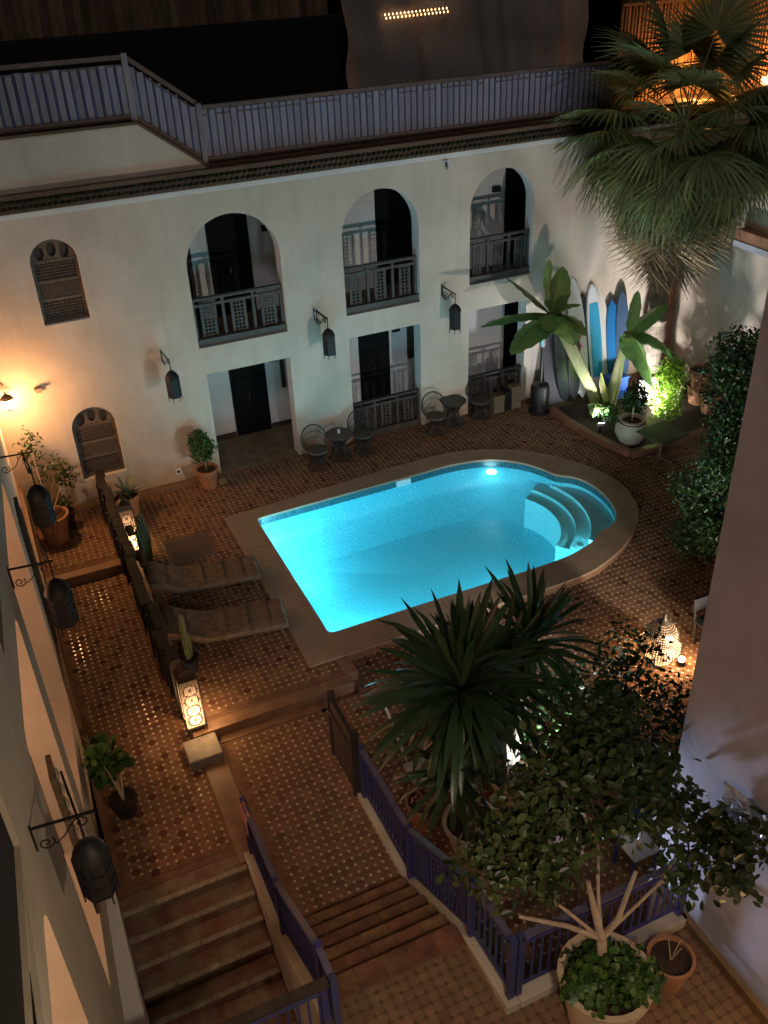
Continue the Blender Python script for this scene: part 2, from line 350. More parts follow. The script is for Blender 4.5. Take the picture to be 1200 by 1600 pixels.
# ------------------------------------------------------------------ ground and floors
g = MB().box(-60, 60, -60, 90, -3.0, -2.6).build('ground', M['mortar'], kind='structure'); tag(g, 'dark earth under and around the courtyard', None)
PITCH = .118
def octagon_mesh():
    p = PITCH; a = p / 2 - .0022; c = a - .030
    pts = [(a, -c), (a, c), (c, a), (-c, a), (-a, c), (-a, -c), (-c, -a), (c, -a)]
    return pts
OCT = octagon_mesh()
def floor(name, label, poly, zf, tm, cm, hole=None, border=.12, keep=None, darkfrac=0.0, individual=0, basemat=None, avoid=()):
    xs = [p[0] for p in poly]; ys = [p[1] for p in poly]
    b = MB(); step = .25; x = min(xs)
    def lines(vals):
        v = sorted(set(vals)); out = []
        for a, b_ in zip(v[:-1], v[1:]):
            k = max(1, int(round((b_ - a) / step))); out += [a + (b_ - a) * i / k for i in range(k)]
        return out + [v[-1]]
    gx = lines(xs); gy = lines(ys)
    for i in range(len(gx) - 1):
        for j in range(len(gy) - 1):
            x0, x1, y0, y1 = gx[i], gx[i + 1], gy[j], gy[j + 1]
            if not inside(((x0 + x1) / 2, (y0 + y1) / 2), poly): continue
            if hole and any(inside(q, hole) for q in ((x0, y0), (x1, y0), (x0, y1), (x1, y1), ((x0 + x1) / 2, (y0 + y1) / 2))): continue
            b.add([(x0, y0, zf(x0, y0) - .009), (x1, y0, zf(x1, y0) - .009), (x1, y1, zf(x1, y1) - .009), (x0, y1, zf(x0, y1) - .009)], [(0, 1, 2, 3)])
    base = b.build(name, basemat or M['mortar'], kind='structure'); tag(base, label)
    cand = []
    for i in range(int((max(xs) - min(xs)) / PITCH) + 1):
        for j in range(int((max(ys) - min(ys)) / PITCH) + 1):
            cx = min(xs) + (i + .5) * PITCH; cy = min(ys) + (j + .5) * PITCH
            m = border
            if not all(inside((cx + dx, cy + dy), poly) for dx, dy in ((m, m), (-m, m), (m, -m), (-m, -m))): continue
            if keep and inside((cx, cy), keep): continue
            if any(a[0] < cx < a[1] and a[2] < cy < a[3] for a in avoid): continue
            cand.append((cx, cy))
    cand.sort(key=lambda c: c[1]); tv = []; tf = []; dv = []; df = []; cv = []; cf = []
    single = cand[:individual]
    tmesh = None
    if individual:
        t = MB(); t.add([(a, c, 0) for a, c in OCT] + [(a * 1.03, c * 1.03, -.012) for a, c in OCT], [tuple(range(8))] + [(i, i + 8, (i + 1) % 8 + 8, (i + 1) % 8) for i in range(8)])
        proto = t.build('floor_tile', tm, base); tmesh = proto.data; first = True
    for k, (cx, cy) in enumerate(cand):
        z = zf(cx, cy) + random.uniform(-.0015, .0015); tx = random.uniform(-.0004, .0004)
        if k < individual:
            if first: proto.location = (cx, cy, z); first = False
            else: inst(tmesh, 'floor_tile', base, Matrix.Translation((cx, cy, z)))
        else:
            V, F = (dv, df) if random.random() < darkfrac else (tv, tf)
            n = len(V)
            V += [(cx + a, cy + c, z + tx * a * 20) for a, c in OCT] + [(cx + a * 1.03, cy + c * 1.03, z - .01) for a, c in OCT]
            F.append(tuple(range(n, n + 8)))
            F += [(n + i, n + 8 + i, n + 8 + (i + 1) % 8, n + (i + 1) % 8) for i in range(8)]
        h = PITCH / 2; r = .027; n = len(cv); z = zf(cx, cy) + .0005
        px, py = cx + h, cy + h
        cv += [(px + r, py, z), (px, py + r, z), (px - r, py, z), (px, py - r, z), (px + r * .6, py, z + .0015), (px, py + r * .6, z + .0015), (px - r * .6, py, z + .0015), (px, py - r * .6, z + .0015)]
        cf += [(n + 4, n + 5, n + 6, n + 7)] + [(n + i, n + (i + 1) % 4, n + 4 + (i + 1) % 4, n + 4 + i) for i in range(4)]
    def part(nm, V, F, m):
        if not V: return
        mb = MB(); mb.v = V; mb.f = F; mb.m = [0] * len(F); mb.build(nm, m, base, kind='stuff')
    part('tile_field', tv, tf, tm); part('dark_tile_field', dv, df, M['darktile']); part('cabochon_field', cv, cf, cm)
    return base
floor('mid_path', 'terracotta octagon tiled path with cream cabochons between the two railings', [(1.5, 6.915), (3.035, 6.915), (3.035, 8.55), (3.4, 8.55), (3.4, 10.42), (1.5, 10.42)], flat(ZL), M['terracotta'], M['cabochon'], border=.06, individual=296)
floor('left_path', 'worn terracotta tiled passage along the left arcade', [(-.43, 8.395), (1.18, 8.395), (1.16, 15.72), (-.43, 15.72)], flat(ZL), M['terracotta'], M['cabochon'], border=.07, darkfrac=.14)
floor('pool_deck', 'raised terracotta tiled deck left of and behind the pool', [(1.42, 10.78), (3.82, 10.78), (3.82, 14.0), (16, 14.0), (16, 18.2), (-.43, 18.2), (-.43, 15.98), (1.42, 15.98)], flat(0), M['terracotta'], M['cabochon'], hole=POOLS, keep=COPS, border=.07, avoid=((1.92, 2.82, 15.16, 16.07), (12.0, 14.6, 14.4, 17.4)), darkfrac=.05)
floor('courtyard_floor', 'lower terracotta tiled courtyard right of the pool and under the tree', [(3.2, 5.1), (16, 5.1), (16, 14.0), (3.9, 14.0), (3.9, 10.5), (3.4, 10.5), (3.2, 10.5)], zcourt, M['terracotta'], M['cabochon'], hole=POOLS, keep=COPS, border=.07, darkfrac=.06)
floor('upper_landing', 'ochre tiled landing with brown cabochons at the top of the steps', [(1.43, -1.5), (5.38, -1.5), (5.38, 4.43), (3.035, 4.43), (3.035, 5.35), (1.43, 5.35)], flat(.85), M['ochretile'], M['darkcab'], border=.05, basemat=M['ochretile'])
def sbox(name, label, x0, x1, y0, y1, z0, z1, m, bev=.012):
    o = MB().box(x0, x1, y0, y1, z0, z1).build(name, m, kind='structure', bevel=bev); return tag(o, label)
sbox('deck_step', 'plain terracotta step edge in front of the loungers', 1.28, 3.86, 10.58, 10.80, -.5, .004, M['border'])
sbox('deck_step', 'short plain step edge between deck and pool corner', 3.80, 4.02, 10.805, 11.25, -.5, .002, M['border'])
sbox('passage_step', 'dark step across the far end of the left passage', -.43, 1.24, 15.72, 15.95, -.5, .004, M['border'])
sbox('path_kerb', 'plain kerb strip between left passage and tiled path', 1.17, 1.52, 8.2, 10.57, -.6, ZL + .012, M['border'])
sbox('path_kerb', 'plain kerb strip along the dark balustrade', 1.17, 1.41, 10.58, 15.7, -.6, .0, M['border'])
sbox('path_border', 'plain border strip at the foot of the deck step', 1.53, 3.4, 10.43, 10.575, -.5, ZL + .002, M['border'])
sbox('facade_footing', 'low terracotta strip along the foot of the facade', .0, 3.75, 18.02, 18.19, -.1, .10, M['border'])
sbox('stone_pier', 'grey stone block under the tall pierced lantern', .98, 1.50, 10.1, 10.575, -.6, -.02, M['stone'], .02)
# pool
def ring(mb, A, B, zA, zB, m=0):
    pass
pool = empty('swimming_pool', (7, 14, 0), 'glowing turquoise swimming pool with rounded end and corner steps', 'swimming pool')
cp = MB()
def near(P, q): return min(range(len(P)), key=lambda i: (P[i][0] - q[0]) ** 2 + (P[i][1] - q[1]) ** 2)
# coping: separate slabs round the edge
def lerp_loop(P, n):
    P = [np.array(p) for p in P] + [np.array(P[0])]; L = [0]
    for i in range(len(P) - 1): L.append(L[-1] + np.linalg.norm(P[i + 1] - P[i]))
    return P, L
def at_len(P, L, s):
    s = s % L[-1]
    for i in range(len(L) - 1):
        if L[i] <= s <= L[i + 1]:
            t = (s - L[i]) / max(1e-9, L[i + 1] - L[i]); return P[i] * (1 - t) + P[i + 1] * t
    return P[-1]
inn, iL = lerp_loop(POOLS, 0)
def outhit(p, nrm):
    best = None
    for i in range(len(COPS)):
        a = np.array(COPS[i]); b2 = np.array(COPS[(i + 1) % len(COPS)]); e = b2 - a
        den = nrm[0] * e[1] - nrm[1] * e[0]
        if abs(den) < 1e-9: continue
        t = ((a[0] - p[0]) * e[1] - (a[1] - p[1]) * e[0]) / den; u = ((a[0] - p[0]) * nrm[1] - (a[1] - p[1]) * nrm[0]) / den
        if t > 0 and -1e-6 <= u <= 1 + 1e-6 and (best is None or t < best): best = t
    return best
body = MB()
cop = MB(); cop.slab(COPS, [[(7.2 + (x - 7.2) * .9985, 13.97 + (y - 13.97) * .9985) for x, y in POOLS]], lambda u, v, d: (u, v, d), .028, -.02)
skv = MB(); nC = len(COPS); skv.v = [(7.2 + (x - 7.2) * .997, 13.9 + (y - 13.9) * .997, z) for z in (-.021, -.30) for x, y in COPS]; skv.f = [(i, (i + 1) % nC, nC + (i + 1) % nC, nC + i) for i in range(nC)]; skv.m = [0] * nC; skv.build('coping_riser', M['border'], pool)
cobj = cop.build('coping', M['coping'], pool, bevel=.014)
# joint grooves drawn as proud slab seams: thin recessed dark lines between coping slabs
seam = MB()
for x in (4.9, 6.1, 7.3): seam.box(x - .004, x + .004, 11.27, 11.86, .0285, .0295); seam.box(x - .004, x + .004, 16.12, 16.5, .0285, .0295)
for y in (12.8, 13.9, 15.0): seam.box(3.36, 3.91, y - .004, y + .004, .0285, .0295)
for a in (-60, -30, 0, 30, 60):
    ca, sa = math.cos(math.radians(a)), math.sin(math.radians(a)); c0 = (8.9, 13.9)
    p = np.array(c0); 
    ti = None
    t = 0.5
    while inside((p[0] + ca * t, p[1] + sa * t), POOLS): t += .02
    t2 = t
    while inside((p[0] + ca * t2, p[1] + sa * t2), COPS): t2 += .02
    seam.bar((p[0] + ca * (t + .03), p[1] + sa * (t + .03), .029), (p[0] + ca * (t2 - .04), p[1] + sa * (t2 - .04), .029), .008, .001)
seam.build('coping_joint', M['mortar'], pool, kind='stuff')
# basin: lofted rings of inward offset
def offset(P, d):
    n = len(P); out = []
    for i in range(n):
        a = np.array(P[i - 1]); b2 = np.array(P[i]); c2 = np.array(P[(i + 1) % n])
        n1 = np.array([-(b2 - a)[1], (b2 - a)[0]]); n2 = np.array([-(c2 - b2)[1], (c2 - b2)[0]])
        n1 /= max(1e-9, np.linalg.norm(n1)); n2 /= max(1e-9, np.linalg.norm(n2)); v = n1 + n2; v /= max(1e-6, np.linalg.norm(v))
        k = 1 / max(.5, v @ n1); out.append(tuple(b2 + v * d * min(k, 1.4)))
    return out
INNER = [(4.5, 12.4), (6.5, 12.4)] + smoothopen([(8.1, 12.42), (8.9, 12.55), (9.5, 12.95), (9.85, 13.5), (9.85, 14.1), (9.6, 14.75), (9.1, 15.25), (8.4, 15.5), (7.6, 15.52)], 4) + [(6.5, 15.5), (4.5, 15.48)]
bs = MB(); n = len(POOLS)
bs.slab(POOLS, [], lambda u, v, d: (u, v, d), 0, -.17)
bs = MB()
bs.v += [(x, y, .0) for x, y in POOLS] + [(x, y, -.17) for x, y in POOLS]
bs.f += [(i, (i + 1) % n, n + (i + 1) % n, n + i) for i in range(n)]; bs.m += [0] * n
bs.build('waterline_tiles', M['pooltile'], pool)
bs = MB(); PCN = (7.2, 13.97); angs = sorted(set([2 * PI * i / 150 for i in range(150)] + [math.atan2(y - PCN[1], x - PCN[0]) % (2 * PI) for x, y in POOLS]))
def rayhit(poly, a):
    dx, dy = math.cos(a), math.sin(a); best = 0
    for i in range(len(poly)):
        x0, y0 = poly[i]; x1, y1 = poly[(i + 1) % len(poly)]; ex, ey = x1 - x0, y1 - y0; den = dx * ey - dy * ex
        if abs(den) < 1e-9: continue
        t = ((x0 - PCN[0]) * ey - (y0 - PCN[1]) * ex) / den; u = ((x0 - PCN[0]) * dy - (y0 - PCN[1]) * dx) / den
        if t > 0 and -1e-6 <= u <= 1 + 1e-6: best = max(best, t)
    return best
NA = len(angs); rp = [rayhit(POOLS, a) for a in angs]; ri = [rayhit(INNER, a) for a in angs]
for (q, z) in ((0, -.17), (.01, -.45), (.10, -.68), (.5, -.95), (.9, -1.16), (1.0, -1.18)):
    for a, p_, i_ in zip(angs, rp, ri): t = p_ * (1 - q) + i_ * q; bs.v.append((PCN[0] + t * math.cos(a), PCN[1] + t * math.sin(a), z))
for k in range(5):
    for i in range(NA): j = (i + 1) % NA; bs.f.append((k * NA + i, k * NA + j, (k + 1) * NA + j, (k + 1) * NA + i))
bs.v.append((PCN[0], PCN[1], -1.2)); bs.f += [(5 * NA + i, 5 * NA + (i + 1) % NA, 6 * NA) for i in range(NA)]
bs.m = [0] * len(bs.f); bs.build('basin', M['poolblue'], pool, smooth=True)
for k, (r, z) in enumerate(((1.96, -.26), (1.66, -.34), (1.36, -.42))):
    st = MB(); cx, cy = 8.5, 13.98; ro = 2.6 if k == 0 else r + .31
    if k == 0: outer = [(cx + r * math.cos(a), cy + r * math.sin(a)) for a in np.radians(np.linspace(-47, 22, 22))] + [(10.5, 14.75), (10.85, 14.5), (11.0, 13.6), (10.8, 12.5), (10.3, 12.3), (9.95, 12.3)]
    else: outer = [(cx + r * math.cos(a), cy + r * math.sin(a)) for a in np.radians(np.linspace(-56, 31, 24))] + [(cx + ro * math.cos(a), cy + ro * math.sin(a)) for a in np.radians(np.linspace(31, -56, 24))]
    st.slab(outer, [], lambda u, v, d: (u, v, d), z, -1.24); st.build('pool_step', M['poolstep'], pool)
# water surface
wm = bpy.data.materials.new('pool_water'); wm.use_nodes = True; N_ = wm.node_tree.nodes; L_ = wm.node_tree.links; N_.clear()
wo = N_.new('ShaderNodeOutputMaterial'); wt = N_.new('ShaderNodeBsdfTransparent'); wt.inputs[0].default_value = (.80, .97, .99, 1)
wg = N_.new('ShaderNodeBsdfGlossy'); wg.inputs['Roughness'].default_value = .04; fr = N_.new('ShaderNodeMath'); lw_ = N_.new('ShaderNodeLayerWeight'); lw_.inputs[0].default_value = .5; fr.operation = 'MULTIPLY_ADD'; pw_ = N_.new('ShaderNodeMath'); pw_.operation = 'POWER'; pw_.inputs[1].default_value = 5; L_.new(lw_.outputs['Facing'], pw_.inputs[0]); L_.new(pw_.outputs[0], fr.inputs[0]); fr.inputs[1].default_value = .9; fr.inputs[2].default_value = .02
wx = N_.new('ShaderNodeMixShader'); wn = N_.new('ShaderNodeTexNoise'); wn.inputs['Scale'].default_value = 9; wn.inputs['Detail'].default_value = 4
wb = N_.new('ShaderNodeBump'); wb.inputs['Strength'].default_value = .25; wb.inputs['Distance'].default_value = .05; wc = N_.new('ShaderNodeTexCoord')
L_.new(wc.outputs['Object'], wn.inputs['Vector']); L_.new(wn.outputs['Fac'], wb.inputs['Height']); L_.new(wb.outputs[0], wg.inputs['Normal'])
L_.new(fr.outputs[0], wx.inputs[0]); L_.new(wt.outputs[0], wx.inputs[1]); L_.new(wg.outputs[0], wx.inputs[2]); L_.new(wx.outputs[0], wo.inputs[0])
ws = MB(); tri = tessellate_polygon([[Vector((x, y, 0)) for x, y in POOLS]]); ws.v = [(7.2 + (x - 7.2) * .9995, 13.97 + (y - 13.97) * .9995, -.06) for x, y in POOLS]; ws.f = [tuple(t) for t in tri]; ws.m = [0] * len(tri)
ws.build('water', wm, pool)
sk = MB().box(7.18, 7.52, 16.03, 16.09, -.15, .005); sk.build('skimmer', M['whitepl'], pool)
sk = MB().lathe([(.0, 0), (.11, 0), (.11, .012), (.0, .012)], (9.4, 15.72, -.20), 16, caps=False); sk.build('glowing_inlet_cover', M['poolglow'], pool)  # cover given the pool lamps' emission to look bright, no lamp itself
POOLCOL = (.30, .90, 1.0)
for k, (x, y, z, ax, ay, pw) in enumerate(((3.99, 15.0, -.48, 1, 0, 150), (3.99, 12.9, -.48, 1, 0, 160), (5.4, 11.94, -.48, 0, 1, 110), (7.9, 11.94, -.48, 0, 1, 120), (9.75, 12.32, -.42, -.35, .94, 95))):
    mb = MB().tube([(x - ax * .03, y - ay * .03, z), (x + ax * .02, y + ay * .02, z)], .11, 16); mb.build('pool_lamp', M['poolglow'], pool)
    lamp('pool_light', (x + ax * .28, y + ay * .28, z), pw * .62, POOLCOL, .2, pool)
# ------------------------------------------------------------------ facade building
bld = empty('courtyard_building', (7, WY, 0), 'cream plastered riad wing with arched loggias behind the pool', 'building')
def arch(x0, x1, z0, z1, n=14, rect=False):
    if rect: return [(x0, z0), (x1, z0), (x1, z1), (x0, z1)]
    r = (x1 - x0) / 2; cx = (x0 + x1) / 2; zc = z1 - r
    return [(x0, z0), (x1, z0)] + [(cx + r * math.cos(a), zc + r * math.sin(a)) for a in np.linspace(0, PI, n)]
ARCHES = [(3.74, 5.70, 3.05, 5.70), (7.08, 8.88, 3.13, 5.74), (10.15, 11.80, 3.28, 5.78)]
GDOORS = [(3.81, 5.69, -.02, 2.45), (7.10, 8.88, -.02, 2.60), (10.15, 11.72, -.02, 2.66)]
WINS = [(.86, 1.72, 4.12, 5.72), (.88, 1.77, .66, 2.27)]
outer = [(-.44, -.2), (16.0, -.2), (16.0, 6.62), (4.42, 6.62), (3.24, 7.50), (-.44, 7.50)]
GD = [arch(a, b, -.12, d, rect=True) for a, b, c, d in GDOORS]
fw = MB().slab(outer, [arch(*a, n=24) for a in ARCHES] + GD + [arch(*a) for a in WINS], lambda u, v, d: (u, d, v), WY, WY + .36, 0, 1)
fw.build('wall', [M['plaster'], M['white']], bld, bevel=.014)
# cornice
mb = MB().box(-.44, 16, WY - .07, WY - .001, 6.17, 6.27); mb.build('cornice_moulding', M['white'], bld)
mb = MB().box(-.44, 16, WY - .16, WY - .001, 6.52, 6.60); mb.box(-.44, 16, WY - .10, WY - .001, 6.272, 6.518); mb.build('cornice_band', M['claybrown'], bld)
t = MB(); prof = [(.048 * math.cos(a), .05 * math.sin(a)) for a in np.linspace(0, PI, 6)]
k = len(prof)
t.v += [(x, -.16, -.0 + z) for x, z in prof] + [(x, -.06 + .0, .07 + z) for x, z in prof]; 
t.v += [(x * .8, -.16, z * .8) for x, z in prof] + [(x * .8, -.06, .07 + z * .8) for x, z in prof]
t.f += [(i, i + 1, k + i + 1, k + i) for i in range(k - 1)] + [(2 * k + i, 3 * k + i, 3 * k + i + 1, 2 * k + i + 1) for i in range(k - 1)] + [(i, 2 * k + i, 2 * k + i + 1, i + 1) for i in range(k - 1)]; t.m = [0] * len(t.f)
p0 = t.build('roof_tile', M['greentile'], bld, local=True); first = True
for row, (zz, yy) in enumerate(((6.31, 0.0), (6.42, -.02))):
    for i in range(143):
        x = -.38 + i * .1135 + row * .05
        Mx = Matrix.Translation((x, WY + yy, zz + random.uniform(-.004, .004)))
        if first: p0.matrix_basis = Matrix.Translation(-WL[bld.name]) @ Mx; first = False
        else: inst(p0.data, 'roof_tile', bld, Mx)
# roof slab and loggia rooms
MB().box(-.44, 16, WY + .361, 26, 6.3, 6.5).build('roof_slab', M['roofm'], bld)
LX0, LX1, LY = 3.35, 13.1, 19.85
mb = MB(); mb.box(LX0, LX1, LY, LY + .2, -.2, 6.29); mb.box(LX0 - .15, LX0 - .001, WY + .361, LY + .2, -.2, 6.29); mb.box(LX1 + .001, LX1 + .15, WY + .361, LY + .2, -.2, 6.29)
mb.box(LX0, LX1, WY + .361, LY - .001, 6.0, 6.29); mb.build('loggia_wall', M['white'], bld)
mb = MB().box(LX0, LX1, WY + .361, LY - .001, 2.78, 3.04); mb.build('upper_floor', M['claybrown'], bld)
mb = MB().box(LX0, LX1, WY - .0, LY - .001, -.2, .003)
MB().box(LX0, LX1, WY + .001, LY - .001, -.19, -.002).build('loggia_floor', M['greystep'], bld)
def door(x0, x1, z0, z1, name='door'):
    d = MB(); y = LY
    d.box(x0, x1, y - .05, y - .002, z0, z1); o = d.build(name, M['door'], bld)
    f = MB(); nx = 2
    wdt = (x1 - x0) / 2
    for i in range(2):
        for (a, b) in ((.08, .32), (.36, .62), (.66, .93)):
            f.box(x0 + i * wdt + .06, x0 + (i + 1) * wdt - .06, y - .075, y - .051, z0 + (z1 - z0) * a, z0 + (z1 - z0) * b)
    f.build('door_panel', M['door'], o)
    h = MB().box((x0 + x1) / 2 - .05, (x0 + x1) / 2 - .03, y - .11, y - .052, z0 + .95, z0 + 1.10); h.build('handle', M['brass'], o)
    return o
door(4.60, 5.52, 3.05, 5.5); door(8.57, 9.62, 3.05, 5.6); door(12.02, 12.95, 3.05, 5.6)
door(4.68, 5.55, .005, 2.4); door(7.98, 8.79, .005, 2.4); door(12.12, 12.95, .005, 2.5)
def dark_panel(x0, x1, z0, z1, nm):
    o = MB().box(x0, x1, LY - .04, LY - .002, z0, z1).build(nm, M['wooddk'], bld)
    f = MB()
    for x in np.arange(x0 + .04, x1, .09): f.box(x, x + .02, LY - .06, LY - .041, z0 + .02, z1 - .02)
    for z in np.arange(z0 + .06, z1, .12): f.box(x0 + .01, x1 - .01, LY - .064, LY - .0605, z, z + .02)
    f.build('lattice', M['wooddk'], o)
dark_panel(3.45, 4.2, 3.05, 4.95, 'screen_panel'); dark_panel(9.30, 9.50, 1.05, 1.98, 'small_window'); dark_panel(5.93, 6.02, 1.0, 2.3, 'small_window')
sk = MB()
for x0, x1 in ((LX0, 4.66), (5.57, 7.96), (8.81, 12.10)): sk.box(x0, x1, LY - .02, LY - .001, .005, .12)
sk.build('skirting', M['wooddk'], bld)
for (x, z) in ((5.75, 1.80), (8.98, 1.90), (5.93, 4.85), (11.75, 4.9)):
    mb = MB().box(x - .10, x + .10, LY - .09, LY - .001, z - .06, z + .06); o = mb.build('wall_sconce', M['black'], bld)
    mb = MB().box(x - .08, x + .08, LY - .10, LY - .091, z - .045, z - .02); mb.build('sconce_rim', M['lanternm'], o)
# window screens
def grille(x0, x1, z0, z1, y, parent, name='lattice', step=.055, bw=.014, depth=.02, m=None, archtop=None):
    g = MB(); 
    nx = max(2, int((x1 - x0) / step)); nz = max(2, int((z1 - z0) / step))
    for i in range(nx + 1):
        x = x0 + (x1 - x0) * i / nx; g.box(x - bw / 2, x + bw / 2, y, y + depth, z0, z1)
    for j in range(nz + 1):
        z = z0 + (z1 - z0) * j / nz; g.box(x0, x1, y - .003, y + depth - .003, z - bw / 2, z + bw / 2)
    for i in range(nx + 1):
        for j in range(nz + 1):
            x = x0 + (x1 - x0) * i / nx; z = z0 + (z1 - z0) * j / nz; r = bw * 1.25
            g.add([(x - r, y - .006, z), (x, y - .006, z - r), (x + r, y - .006, z), (x, y - .006, z + r)], [(0, 1, 2, 3)])
    return g.build(name, m or M['window'], parent)
for (x0, x1, z0, z1) in WINS:
    fr_ = MB(); y = WY + .10; r = (x1 - x0) / 2; zc = z1 - r
    fr_.box(x0 + .001, x0 + .06, y, y + .05, z0 + .002, zc + .05); fr_.box(x1 - .06, x1 - .001, y, y + .05, z0 + .002, zc + .05)
    for z in (z0 + .002, z0 + (zc - z0) * .36, z0 + (zc - z0) * .66, zc - .02): fr_.box(x0 + .061, x1 - .061, y, y + .05, z, z + .05)
    win = fr_.build('window', M['window'], bld)
    for i, (a, b) in enumerate(((.02, .36), (.36, .66), (.66, 1.0))):
        grille(x0 + .06, x1 - .06, z0 + (zc - z0) * a + .05, z0 + (zc - z0) * b - .0, y + .012, win, step=.052 if i != 1 else .035)
    fan = MB(); cx = (x0 + x1) / 2
    fan.slab([(cx + (r - .01) * math.cos(a), zc + .035 + (r - .04) * math.sin(a)) for a in np.linspace(0, PI, 20)],
             [[(cx + dx + .085 * math.cos(a) * (1 if abs(math.cos(a)) > .3 else .6), zc + dz + .14 * math.sin(a)) for a in np.linspace(0, 2 * PI, 14, endpoint=False)] for dx, dz in ((-.23, .17), (0, .22), (.23, .17))],
             lambda u, v, d: (u, d, v), y + .01, y + .04)
    fan.build('fanlight', M['window'], win)
    MB().box(x0 - .02, x1 + .02, y + .07, y + .09, z0 - .02, z1 + .02).build('dark_backing', M['wooddk'], win)
# balustrades in the arches
def balus(x0, x1, z0, h, y, m, panels=3, label=None):
    b = MB(); b.box(x0 + .003, x1 - .003, y - .10, y + .12, z0 + .003, z0 + .16); o = b.build('balustrade', m, bld, bevel=.006)
    b = MB(); b.box(x0 + .003, x1 - .003, y - .05, y + .05, z0 + h - .06, z0 + h); b.box(x0 + .003, x1 - .003, y - .03, y + .03, z0 + h - .19, z0 + h - .13); b.build('handrail', m, o, bevel=.006)
    wd = (x1 - x0) / panels
    for i in range(panels + 1):
        x = min(max(x0 + i * wd, x0 + .035), x1 - .035); MB().box(x - .03, x + .03, y - .035, y + .035, z0 + .161, z0 + h - .061).build('post', m, o)
    for i in range(panels):
        a = x0 + i * wd + .06; c = x0 + (i + 1) * wd - .06
        q = MB()
        for xx in (a + .10, c - .14): q.box(xx, xx + .04, y - .018, y + .018, z0 + .161, z0 + h - .191)
        p = q.build('panel', m, o)
        grille(a + .15, c - .15, z0 + .2, z0 + h - .2, y - .01, p, step=.075, bw=.026, m=m)
for (x0, x1, z0, z1) in ARCHES: balus(x0, x1, z0, 1.02, WY + .16, M['woodgr'])
balus(7.10, 8.88, .0, .92, WY + .14, M['wooddk']); balus(10.15, 11.72, .004, .92, WY + .14, M['wooddk'])
mb = MB().box(12.60, 12.66, WY - .05, WY - .002, .0, 6.1); mb.build('downpipe', M['redplaster'], bld) if False else None
# small fittings on the facade
mb = MB().box(.38, .50, WY - .10, WY - .001, 2.84, 2.94); mb.box(.36, .52, WY - .16, WY - .101, 2.90, 2.955); mb.build('flood_fitting', M['stone'], bld)
o = MB().box(2.80, 2.92, WY - .02, WY - .001, .28, .40).build('socket', M['whitepl'], bld); MB().box(2.83, 2.89, WY - .028, WY - .0205, .31, .37).build('socket_face', M['black'], o)
o = MB().box(9.46, 9.58, WY - .06, WY - .001, 6.02, 6.12).build('spotlight', M['whitepl'], bld); MB().tube([(9.52, WY - .06, 6.07), (9.46, WY - .2, 6.0)], .035, 10).build('spotlight_head', M['stone'], o)
# roof-terrace railing
def rail_run(p0, p1, h, parent, pitch, name='railing'):
    p0 = Vector(p0); p1 = Vector(p1); L = (p1 - p0).length; n = max(1, int(abs(p1.x - p0.x) / pitch)); d = (p1 - p0) / n
    b = MB(); b.bar(p0 + Vector((0, 0, h)), p1 + Vector((0, 0, h)), .075, .075); b.bar(p0 + Vector((0, .002, h - .13)), p1 + Vector((0, .002, h - .13)), .035, .035); b.bar(p0 + Vector((0, 0, .10)), p1 + Vector((0, 0, .10)), .06, .09)
    b.build('rail', M['railtop'], parent)
    for i in range(n):
        q = p0 + d * (i + .5)
        mb = MB().box(-.052, .052, -.014, .014, .14, h - .05) if i == 0 and 'pk' not in PK else None
        if mb: PK['pk'] = mb.build('picket', M['picket'], parent, local=True).data; bpy.data.objects.remove(bpy.data.objects['picket']); PK['pb'] = MB().box(-.014, .014, -.02, .02, .14, h - .05).build('tmpslat', M['picketblue']).data; bpy.data.objects.remove(bpy.data.objects['tmpslat'])
        inst(PK['pk'], 'picket', parent, TR(q + Vector((0, random.uniform(-.004, .004), random.uniform(-.01, .01))), ry=random.uniform(-.008, .008)))
        inst(PK['pb'], 'thin_slat', parent, TR(q + d * .5 + Vector((0, -.01, 0))))
    return n
PK = {}
rr = empty('roof_railing', (4.42, WY + .1, 6.62), 'grey and blue picket railing along the edge of the roof terrace', 'railing')
def rail_run2(p0, p1, h, parent, pitch): return rail_run(p0, p1, h, parent, pitch)
rail_run((4.46, WY + .1, 6.63), (14.1, WY + .1, 6.63), 1.02, rr, .138)
rail_run((3.24, WY + .1, 7.52), (4.38, WY + .1, 6.66), 1.08, rr, .135)
rail_run((-.4, WY + .1, 7.52), (3.20, WY + .1, 7.52), 1.08, rr, .155)
for x, z, h in ((4.42, 6.63, 1.1), (3.22, 7.52, 1.14)):
    MB().box(x - .05, x + .05, WY + .04, WY + .16, z, z + h).build('corner_post', M['picket'], rr)
mb = MB().box(4.44, 16, WY - .03, WY + .362, 6.622, 6.66); mb.build('ledge', M['claybrown'], rr)
mb = MB().box(-.44, 3.24, WY - .03, WY + .362, 7.502, 7.55); mb.bar((3.24, WY + .166, 7.53), (4.42, WY + .166, 6.65), .392, .045); mb.build('parapet_cap', M['claybrown'], rr)
